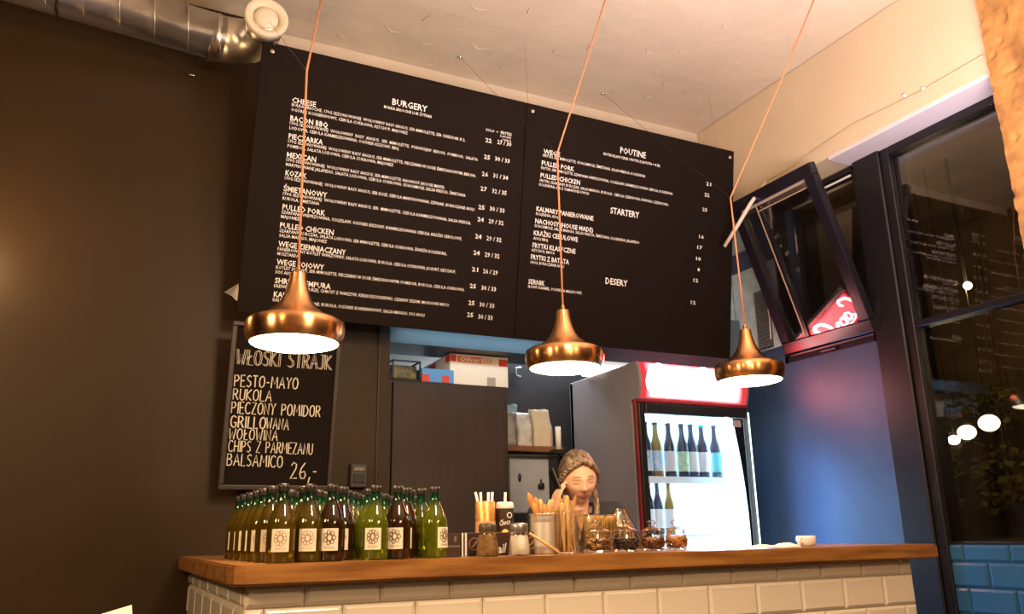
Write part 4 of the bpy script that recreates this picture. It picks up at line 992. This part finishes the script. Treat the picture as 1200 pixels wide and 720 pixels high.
# tin bucket with wooden cutlery
M_tin = mat('ribbed_tin', (.85, .80, .72), .38, .8, noise=.1, nscale=8)
bxx, byy = X(638, 2.30), 2.30
t = thing('tin_bucket', 'ribbed tin can holding wooden forks and knives', 'tin can', (bxx, byy, ZT))
pr = [(.001, .002), (.040, 0), (.041, .003)]
for k in range(10): z = .02+.008*k; pr += [(.0410, z), (.0436, z+.004)]
pr += [(.042, .108), (.0435, .116), (.045, .118), (.043, .119), (.041, .115), (.040, .006), (.001, .006)]
bm = B(); lathe(bm, pr, (bxx, byy, ZT), 40); obj('can_body', bm, M_tin, t, True)
def cutlery(label, dx, dy, ax, ay, L, m, head=.011, grp='wooden cutlery in the tin can'):
    t = thing('wooden_knife', label, 'cutlery', (bxx+dx, byy+dy, ZT+.012), grp)
    a = Vector((bxx+dx, byy+dy, ZT+.014)); d = Vector((ax, ay, L)); bm = B(); n_ = 14; s = Vector((1, 0, 0)) - d.normalized()*d.normalized().x; s.normalize(); nn_ = d.normalized().cross(s)
    rings = []
    for i in range(n_+1):
        tt = i/n_; hw = .0055 + (head-.0055)*max(0, min(1, (tt-.5)*3)); e = sqrt(max(0, 1-((tt-.85)/.15)**2)) if tt > .85 else 1
        hw *= max(.15, e); p_ = a + d*tt; rings.append([bm.verts.new(p_ + s*sx*hw + nn_*sy*.0012) for sx, sy in ((-1, -1), (1, -1), (1, 1), (-1, 1))])
    for r0, r1 in zip(rings, rings[1:]):
        for k in range(4): bm.faces.new((r0[k], r0[(k+1) % 4], r1[(k+1) % 4], r1[k]))
    bm.faces.new(rings[0]); bm.faces.new(list(reversed(rings[-1]))); bmesh.ops.recalc_face_normals(bm, faces=bm.faces)
    o = obj('blade', bm, m, t, True)
for lab, dx, dy, ax, ay, L, m, h in (
 ('toasted wooden knife leaning furthest left out of the tin can', .012, -.008, -.068, 0, .168, M_stick2, .0105),
 ('short toasted wooden knife leaning left, lower than its neighbour', .014, -.022, -.062, 0, .138, M_stick2, .011),
 ('toasted wooden knife second from the left in the tin can', .012, .006, -.036, 0, .155, M_stick2, .009),
 ('narrow wooden knife in the middle of the tin can', .012, .0, -.022, .0, .150, M_stick, .008),
 ('orange toned wooden knife just right of centre in the tin can', .008, -.018, -.012, 0, .135, M_stick2, .009),
 ('slim wooden knife leaning back in the tin can', -.003, .014, -.0, .01, .150, M_stick2, .007),
 ('pale round-tipped wooden knife standing upright in the tin can', .010, -.008, .010, 0, .148, M_stick, .010),
 ('pale wooden knife leaning right out of the tin can', .016, .010, .022, 0, .150, M_stick, .008)): cutlery(lab, dx, dy, ax, ay, L, m, h)
st_ = thing('leaning_straw', 'pale straw leaning against the front of the tin can', 'straw', (X(652, 2.22), 2.22, ZT))
bm = B(); tube(bm, [(X(654, 2.21), 2.205, ZT+.006), (X(627, 2.21), 2.245, ZT+.062)], .0042, 8); obj('straw_body', bm, M_stick, st_, True)
# square glass jar of wooden stirrers
jx, jy = X(667, 2.24), 2.24
t = thing('stirrer_jar', 'tall clear glass jar packed with thin wooden stirrers', 'jar', (jx, jy, ZT))
bm = B(); bx(bm, jx-.038, jx+.038, jy-.036, jy+.036, ZT, ZT+.125, .008, 2)
bmesh.ops.delete(bm, geom=[f for f in bm.faces if f.calc_center_median().z > ZT+.1245], context='FACES'); obj('glass_body', bm, M_shg, t, True)
bm = B(); tube(bm, [(jx+a*.037, jy+b*.035, ZT+.125) for a, b in ((-1, -1), (1, -1), (1, 1), (-1, 1), (-1, -1))], .002, 6); obj('rim', bm, M_shg, t)
random.seed(5)
stm = [M_stick, wood('honey_stirrer_wood', (.66, .40, .14), (.55, .30, .1), (8, 8, 1), .6), M_stick2]
for i in range(40):
    a = Vector((jx+random.uniform(-.028, .022), jy+random.uniform(-.026, .026), ZT+.005)); e = Vector((jx+random.uniform(-.034, .034), jy+random.uniform(-.03, .03), ZT+random.uniform(.125, .172)))
    d = (e-a); s = Vector((.0028, .0012, 0)); u_ = Vector((0, .0009, 0)); bm = B(); v = [bm.verts.new(p_+q_) for p_ in (a, e) for q_ in (-s-u_, s-u_, s+u_, -s+u_)]
    for f_ in ((0, 1, 2, 3), (7, 6, 5, 4), (0, 4, 5, 1), (1, 5, 6, 2), (2, 6, 7, 3), (3, 7, 4, 0)): bm.faces.new([v[k] for k in f_])
    obj('stirrer', bm, stm[0 if random.random() < .6 else 1], t)
for dx, L in ((-.018, .172), (-.034, .150)):
    bm = B(); a = Vector((jx+dx+.006, jy-.02, ZT+.01)); capsule(bm, a, .0035, a+Vector((-.004, 0, L-.02)), .009, 10); obj('thick_stirrer', bm, M_stick, t, True)
# bag of wafers behind the jars, pack of chips
M_waf = mat('golden_wafer', (.75, .50, .16), .8, noise=.3, nscale=60, bump=.5, bscale=80); M_film = thin_glass('cellophane', (.97, .96, .93), 2.2, .12, .04)
wx0, wx1, wy = X(684, 2.42), X(716, 2.42), 2.42
t = thing('wafer_tub', 'clear tub of upright golden wafers behind the glass jars', 'tub', ((wx0+wx1)/2, wy, ZT))
bm = B(); bx(bm, wx0-.004, wx1+.004, wy-.04, wy+.04, ZT, ZT+.118, .008, 2); obj('clear_tub', bm, M_film, t, True)
x = wx0+.001
while x < wx1-.002:
    obj('wafer', box(x, x+.0042, wy-.032+random.uniform(0, .006), wy+.03, ZT+.006, ZT+.108+random.uniform(-.004, .006), .001), M_waf, t); x += .0072
t = thing('chips_bag', 'clear tied bag of yellow dried chips right of the wafer tub', 'bag', (X(728, 2.43), 2.43, ZT))
bm = B(); c = Vector((X(728, 2.43), 2.43, ZT)); n1, n2 = 24, 14; g = []
for j in range(n2+1):
    tt = j/n2; rr_ = .045*sin(min(1, tt*1.15)*pi*.62+.35)*(1-.5*tt**3); g.append([bm.verts.new(c + Vector((rr_*1.15*cos(a)*(1+.1*N.noise(Vector((a*2, tt*5, 3)))) + .012*(1-tt), rr_*.8*sin(a), .002+.135*tt))) for a in [2*pi*i/n1 for i in range(n1)]])
for a, b2 in zip(g, g[1:]):
    for i in range(n1): bm.faces.new((a[i], a[(i+1) % n1], b2[(i+1) % n1], b2[i]))
obj('clear_film', bm, M_film, t, True)
bm = B(); tube(bm, [c+Vector((-.022, -.02, .09)), c+Vector((-.018, -.02, .115)), c+Vector((-.006, -.02, .128))], [.004, .003, .001], 6); obj('film_tail', bm, M_paper, t, True)
random.seed(8)
for i in range(26):
    a = random.uniform(0, 2*pi); z = random.uniform(.012, .108); rr_ = .036*sin(min(1, (z/.135)*1.15)*pi*.62+.35)
    p_ = c + Vector((rr_*cos(a)+.008*(1-z/.1), rr_*.65*sin(a), z)); bm = B()
    ball(bm, (0, 0, 0), .013, 8, (1, .25, 1)); Rm = Matrix.Rotation(random.uniform(0, 3), 3, 'Z') @ Matrix.Rotation(random.uniform(-.7, .7), 3, 'X')
    for v in bm.verts: v.co = Rm @ v.co + p_
    obj('chip', bm, M_waf, t, True)
# low glass jars
def low_jar(label, px, y, r, m, seed, knob=True):
    x = X(px, y); t = thing('glass_jar', label, 'jar', (x, y, ZT)); random.seed(seed)
    bm = B(); lathe(bm, [(.001, .003), (r*.78, .001), (r*.94, .010), (r, .028), (r*.95, .045), (r*.80, .054), (r*.80, .060)], (x, y, ZT), 36); obj('glass_body', bm, M_shg, t, True)
    bm = B(); lathe(bm, [(r*.86, .058), (r*.88, .062), (r*.80, .066), (r*.45, .073), (.010, .076), (.007, .080), (.013, .085), (.015, .091), (.009, .097), (.001, .098)], (x, y, ZT), 32); obj('lid', bm, M_shg, t, True)
    bm = B()
    for i in range(90):
        a = random.uniform(0, 2*pi); q_ = sqrt(random.random()); z = random.uniform(.009, .040); rr_ = r*.84*q_*(.80 if z < .012 else 1)
        ball(bm, (x+rr_*cos(a), y+rr_*sin(a), ZT+z), random.uniform(.005, .0075), 6, (1.2, 1, .8))
    obj('contents', bm, m, t, True, 'stuff')
Mj = [mat('mixed_nuts', (.42, .22, .07), .45, col2=(.12, .05, .02), nscale=50), mat('dark_berries', (.05, .025, .02), .3, noise=.4, nscale=50), mat('reddish_dried_fruit', (.25, .09, .03), .4, noise=.4, nscale=50), mat('orange_dried_fruit', (.55, .25, .08), .5, noise=.3, nscale=50)]
low_jar('low lidded glass jar of mixed nuts beside the stirrer jar', 699.5, 2.27, .051, Mj[0], 1)
low_jar('low lidded glass jar of near-black berries, second of the jars', 734, 2.29, .047, Mj[1], 2)
low_jar('low lidded glass jar of reddish dried fruit, third of the jars', 765, 2.31, .041, Mj[2], 3)
low_jar('low lidded glass jar of orange dried fruit, last of the jars', 793, 2.33, .037, Mj[3], 4)
# right end of the bar
for lab, px, w_, y, h in (('flat white folded napkin on the bar, left of the cup', 893, .085, 2.30, .010), ('low crumpled white napkin on the bar next to the cup', 921, .085, 2.28, .014)):
    x = X(px, y); bm = B(); g = []
    for j in range(9):
        g.append([bm.verts.new((x - w_/2 + w_*i/12, y-.04+.08*j/8, ZT + h*(sin(pi*i/12)**.7)*(sin(pi*j/8)**.5)*(1+.25*N.noise(Vector((i*.6, j*.7, px)))) + .0008)) for i in range(13)])
    for j in range(8):
        for i in range(12): bm.faces.new((g[j][i], g[j][i+1], g[j+1][i+1], g[j+1][i]))
    r = bmesh.ops.extrude_face_region(bm, geom=list(bm.faces)); vs = [v for v in r['geom'] if isinstance(v, bmesh.types.BMVert)]
    for v in vs: v.co.z = ZT + .0003
    bmesh.ops.recalc_face_normals(bm, faces=bm.faces)
    tag(obj('napkin', bm, M_paper, None, True), lab, 'napkin')
x, y = X(945.5, 2.25), 2.25
t = thing('white_cup', 'small white cup near the right end of the bar', 'cup', (x, y, ZT)); M_cer = mat('white_ceramic', (.8, .74, .72), .25)
bm = B(); lathe(bm, [(.001, .001), (.022, .0), (.030, .008), (.034, .022), (.033, .034), (.030, .037), (.028, .034), (.028, .012), (.001, .006)], (x, y, ZT), 32); obj('cup_body', bm, M_cer, t, True)
bm = B(); tube(bm, [(x-.031, y-.01, ZT+.03), (x-.043, y-.013, ZT+.026), (x-.043, y-.013, ZT+.013), (x-.03, y-.01, ZT+.010)], .0035, 8); obj('handle', bm, M_cer, t, True)
p = onY(-50, 280, 3.36); t = thing('wall_lamp', 'round warm lamp on the dark wall just left of the frame', 'lamp', p)
bm = B(); ball(bm, p, .05, 24); obj('globe', bm, emis('warm_wall_globe', (1, .72, .40), 7), t, True)
bm = B(); tube(bm, [p, (p.x, YB, p.z)], .02, 12); obj('arm', bm, M_copper, t, True)
light('wall_lamp_light', 'POINT', p + Vector((0, -.09, 0)), 14, (1, .60, .28), .08)
# sheet of paper in the near left foreground
q = [onY(113, 722, 1.1), onY(154.5, 709.5, 1.1), onY(160, 800, .96), onY(118, 812, .96)]
bm = B(); a = [bm.verts.new(p) for p in q]; b2 = [bm.verts.new(p + Vector((.0, .004, 0))) for p in q]
bm.faces.new(a); bm.faces.new(list(reversed(b2)))
for i in range(4): bm.faces.new((a[i], a[(i+1) % 4], b2[(i+1) % 4], b2[i]))
bmesh.ops.recalc_face_normals(bm, faces=bm.faces)
cs = thing('menu_card', 'cream menu card whose top corner shows at the bottom left', 'card', q[3]); obj('card_sheet', bm, M_paper, cs)
tb = thing('dining_table', 'small dark table under the menu card at the lower left', 'table', (q[3].x, 1.1, 0))
zt_ = min(q[3].z, q[2].z)-.001
obj('tabletop', box(q[3].x-.4, q[2].x+.3, .85, 1.45, zt_-.03, zt_, .004), M_shelf, tb)
for dx in (-.35, .33):
    for dy in (.9, 1.4): obj('leg', box(q[3].x+dx-.02, q[3].x+dx+.02, dy-.02, dy+.02, 0, zt_-.03), M_black, tb)

# ================================================================ the worker
pr_ = thing('person', 'woman with braided fair hair in a black T-shirt, holding a phone to her ear', 'person', (1.76, 2.98, 0))
M_skin = mat('skin', (.74, .42, .29), .5, sss=.08); M_lip = mat('lips', (.52, .20, .15), .45); M_brow = mat('brow_hair', (.16, .085, .05), .8)
M_hair = mat('fair_brown_hair', (.36, .27, .19), .42, col2=(.09, .055, .032), nscale=16, bump=.6, bscale=30, stretch=(9, 1.2, 2), bdist=.003)
M_tee = mat('black_cotton', (.022, .024, .032), .85, noise=.2, nscale=40); M_jean = mat('dark_trousers', (.03, .03, .04), .8)
HC = Vector((1.725, 2.90, 1.395))                      # head centre
HR = Matrix.Rotation(radians(-14), 3, 'Z') @ Matrix.Rotation(radians(20), 3, 'X') @ Matrix.Rotation(radians(-5), 3, 'Y')
def head_bm(grow=0):
    bm = B(); bmesh.ops.create_uvsphere(bm, u_segments=96, v_segments=72, radius=1)
    for v in bm.verts:
        n_ = v.co.normalized(); x, y_, z = n_
        sx, sy, sz = .072, .090, .108
        jaw = max(0, -z); sx *= 1 - .30*jaw**1.4; 
        p = Vector((x*sx, y_*sy, z*sz))
        if y_ < 0: p.y *= 1 - .10*max(0, -z)
        if y_ > 0 and z < -.3: p.y *= 1 - .5*(-z-.3)
        X_, Z_ = p.x, p.z
        if y_ < .2:
            def gz(cx_, cz_, wx, wz): return math.exp(-((X_-cx_)/wx)**2 - ((Z_-cz_)/wz)**2)
            d = 0
            d += .019*gz(0, -.022, .0095, .012) + .010*gz(0, .000, .007, .022) + .003*gz(.011, -.026, .006, .006) + .003*gz(-.011, -.026, .006, .006)
            d -= .0085*gz(.030, .004, .014, .010) + .0085*gz(-.030, .004, .014, .010)
            d += .005*gz(.030, .003, .009, .006) + .005*gz(-.030, .003, .009, .006)
            d += .004*gz(.028, .022, .018, .006) + .004*gz(-.028, .022, .018, .006)
            d += .006*gz(0, -.050, .018, .0045) + .006*gz(0, -.059, .015, .005) - .003*gz(0, -.0545, .022, .0018)
            d += .007*gz(0, -.088, .018, .014) + .004*gz(.038, -.025, .016, .018) + .004*gz(-.038, -.025, .016, .018)
            p.y -= d
        v.co = p*(1+grow)
    for s_ in (-1, 1):   # ears
        ball(bm, (s_*.073, .008, -.008), .020, 12, (.32, .75, 1.25))
    for v in bm.verts: v.co = HR @ v.co + HC
    return bm
sh_l = Vector((1.925, 2.96, 1.25)); sh_r = Vector((1.60, 3.0, 1.245)); wr_r = HC + HR @ Vector((-.118, -.060, -.165)); el_r = Vector((1.50, 2.80, 1.02))
el_l = Vector((2.035, 2.86, .99)); wr_l = Vector((1.86, 2.70, .93)); nk = Vector((1.745, 2.955, 1.285)); chst = Vector((1.76, 2.99, 1.175)); wst = Vector((1.76, 3.02, .93)); pel = Vector((1.76, 3.02, .80))
def torso(bm, g=0):
    capsule(bm, chst + Vector((-.075, 0, 0)), .088+g, chst + Vector((.075, 0, 0)), .088+g)
    capsule(bm, chst, .105+g, wst, .100+g, 18); capsule(bm, wst + Vector((-.04, 0, 0)), .09+g, pel + Vector((-.06, 0, 0)), .105+g); capsule(bm, wst + Vector((.04, 0, 0)), .09+g, pel + Vector((.06, 0, 0)), .105+g)
    for s_ in (sh_l, sh_r): capsule(bm, chst + Vector((0, 0, .055)), .062+g, s_, .044+g)
    capsule(bm, sh_l, .045+g, sh_l.lerp(el_l, .62), .040+g*1.5); capsule(bm, sh_r, .045+g, sh_r.lerp(el_r, .62), .040+g*1.5)
bm = head_bm()
capsule(bm, HC + HR @ Vector((0, .022, -.05)), .048, nk + Vector((0, .01, -.06)), .056)
torso(bm)
for s_, e, w_ in ((sh_l, el_l, wr_l), (sh_r, el_r, wr_r)):
    capsule(bm, s_, .043, e, .034); capsule(bm, e, .034, w_, .022)
for sx in (-1, 1):
    hip = pel + Vector((sx*.08, 0, -.02)); kn = Vector((1.76+sx*.09, 2.97, .45)); an = Vector((1.76+sx*.10, 3.03, .08))
    capsule(bm, hip, .085, kn, .055); capsule(bm, kn, .054, an, .035); capsule(bm, an + Vector((0, .02, -.045)), .033, an + Vector((0, -.14, -.05)), .026)
def hand(bm, w_, dirv, side, palm_n, curl):
    """w_ wrist, dirv along the palm, side = direction of the thumb, fingers curl towards palm_n"""
    d = dirv.normalized(); s = (side - d*side.dot(d)).normalized(); n_ = palm_n.normalized()
    for k in range(4):
        o_ = (k-1.5)*.017; capsule(bm, w_ + s*o_*.55, .015, w_ + d*.075 + s*o_, .0115, 10)
    Ls = [(.040, .024, .020), (.044, .028, .021), (.041, .025, .020), (.032, .019, .017)]
    for k in range(4):
        p_ = w_ + d*.078 - s*(k-1.5)*.0185; a = curl*.4; 
        for j, L in enumerate(Ls[k]):
            q_ = p_ + (d*cos(a) + n_*sin(a))*L; capsule(bm, p_, .0088-.0008*j, q_, .0080-.0008*j, 8); p_ = q_; a += curl*(.6+.12*k)
    p_ = w_ + d*.022 + s*.022; q_ = p_ + (d*.6 + s*.75 + n_*.2).normalized()*.038; capsule(bm, p_, .012, q_, .010, 8); r_ = q_ + (d*.9 + s*.2 + n_*.35).normalized()*.03; capsule(bm, q_, .010, r_, .008, 8)
hand(bm, wr_r, HR @ Vector((.08, .12, .95)), HR @ Vector((.1, -.95, .1)), HR @ Vector((.97, .1, .0)), .42)
hand(bm, wr_l, Vector((-.6, -.75, .05)), Vector((-.5, .3, .5)), Vector((0, 0, -1)), .3)
bm = remesh(bm, .0042, 2)
bm.normal_update(); inv = HR.transposed()
for f in bm.faces:
    c = inv @ (f.calc_center_median() - HC)
    if c.y < -.05 and abs(c.z) < .1:
        if abs(c.x) < .021*(1-((c.z+.0545)/.013)**2 if abs(c.z+.0545) < .0115 else 0): f.material_index = 1
        ax = abs(c.x)
        if .016 < ax < .040 and abs(c.z-(.027-.12*abs(ax-.027))) < .0026: f.material_index = 2
        if .017 < ax < .043 and abs(c.z-(-.0015+.12*abs(ax-.03))) < .0021: f.material_index = 2
obj('body', bm, [M_skin, M_lip, M_brow], pr_)
bm = B(); torso(bm, .011); bm = remesh(bm, .007, 4)
# neckline opening
for v in list(bm.verts):
    if (v.co - (nk + Vector((0, -.03, .03)))).length < .068: bm.verts.remove(v)
tee = obj('t_shirt', bm, M_tee, pr_)
bm = B()
for sx in (-1, 1):
    hip = pel + Vector((sx*.08, 0, -.02)); kn = Vector((1.76+sx*.09, 2.97, .45)); an = Vector((1.76+sx*.10, 3.03, .10))
    capsule(bm, hip, .098, kn, .067); capsule(bm, kn, .067, an, .050)
capsule(bm, pel + Vector((-.06, 0, .0)), .118, pel + Vector((.06, 0, 0)), .118); bm = remesh(bm, .009, 3); obj('trousers', bm, M_jean, pr_)
bm = B()
for sx in (-1, 1):
    an = Vector((1.76+sx*.10, 3.03, .042)); capsule(bm, an + Vector((0, .03, 0)), .042, an + Vector((0, -.15, -.004)), .036)
bm = remesh(bm, .008, 2)
for v in bm.verts: v.co.z = max(v.co.z, .001)
obj('shoes', bm, M_black, pr_)
# hair : cap over the skull with parting, braids along the hairline and down her left side
bm = B(); bmesh.ops.create_uvsphere(bm, u_segments=72, v_segments=54, radius=1)
for v in list(bm.verts):
    x, y_, z = v.co; sx = .078; sy = .095; sz = .1125
    pr2 = 1 + .035*N.noise(Vector((x*3, y_*9, z*3))) - .02*math.exp(-(x/.05)**2)*(1 if y_ < .6 else 0)
    v.co = Vector((x*sx*pr2, y_*sy*pr2 + .006, z*sz*pr2 + .001))
for v in list(bm.verts):
    c = v.co
    line = .052 - .9*max(0, abs(c.x)-.045)*1.0
    face_ = c.y < -.004 and c.z < .078 - 9*(c.x**2) and abs(c.x) < .074
    low = c.z < -.055
    if (face_ and c.y < -.012 + 0*c.x) or low: bm.verts.remove(v)
r = bmesh.ops.extrude_face_region(bm, geom=list(bm.faces)); vs = [v for v in r['geom'] if isinstance(v, bmesh.types.BMVert)]
for v in vs: v.co *= .93
bmesh.ops.recalc_face_normals(bm, faces=bm.faces)
for v in bm.verts: v.co = HR @ v.co + HC
hair = obj('hair', bm, M_hair, pr_, True)
def braid(pts, r, name='braid'):
    bm = B(); P_ = [HR @ Vector(p) + HC if len(p) == 3 else p for p in pts]; total = 40; out = []
    for i in range(total+1):
        t = i/total*(len(P_)-1); k = min(int(t), len(P_)-2); out.append(P_[k].lerp(P_[k+1], t-k))
    for s_ in range(3):
        q_ = []
        for i, p in enumerate(out):
            d = (out[min(i+1, total)] - out[max(i-1, 0)]).normalized(); u = d.orthogonal().normalized(); w2 = d.cross(u); a = i*.75 + s_*2*pi/3
            q_.append(p + u*cos(a)*r*.55 + w2*sin(a)*r*.35)
        tube(bm, q_, r*.55, 7)
    o = obj(name, bm, M_hair, pr_, True); o.parent = hair; o.location = (0, 0, 0); return o
braid([(0, -.070, .088), (-.040, -.066, .068), (-.066, -.038, .030), (-.078, -.005, -.010), (-.076, -.012, -.05), (-.072, -.01, -.085)], .0135)
braid([(0, -.070, .088), (.040, -.066, .068), (.066, -.038, .030), (.078, -.002, -.010), (.072, .02, -.055), (.070, -.01, -.10), (.066, -.035, -.135), (.060, -.045, -.165)], .0145)
# phone held against her right ear
ph = thing('mobile_phone', 'dark mobile phone held to the woman\'s ear', 'phone', HC + HR @ Vector((-.088, -.03, -.02)))
bm = box(-.005, .005, -.034, .034, -.07, .07, .003, 2); Rp = HR @ Matrix.Rotation(radians(-28), 3, 'X') @ Matrix.Rotation(radians(-14), 3, 'Y')
for v in bm.verts: v.co = Rp @ v.co + HC + HR @ Vector((-.092, -.022, -.022))
obj('phone_body', bm, M_black, ph)
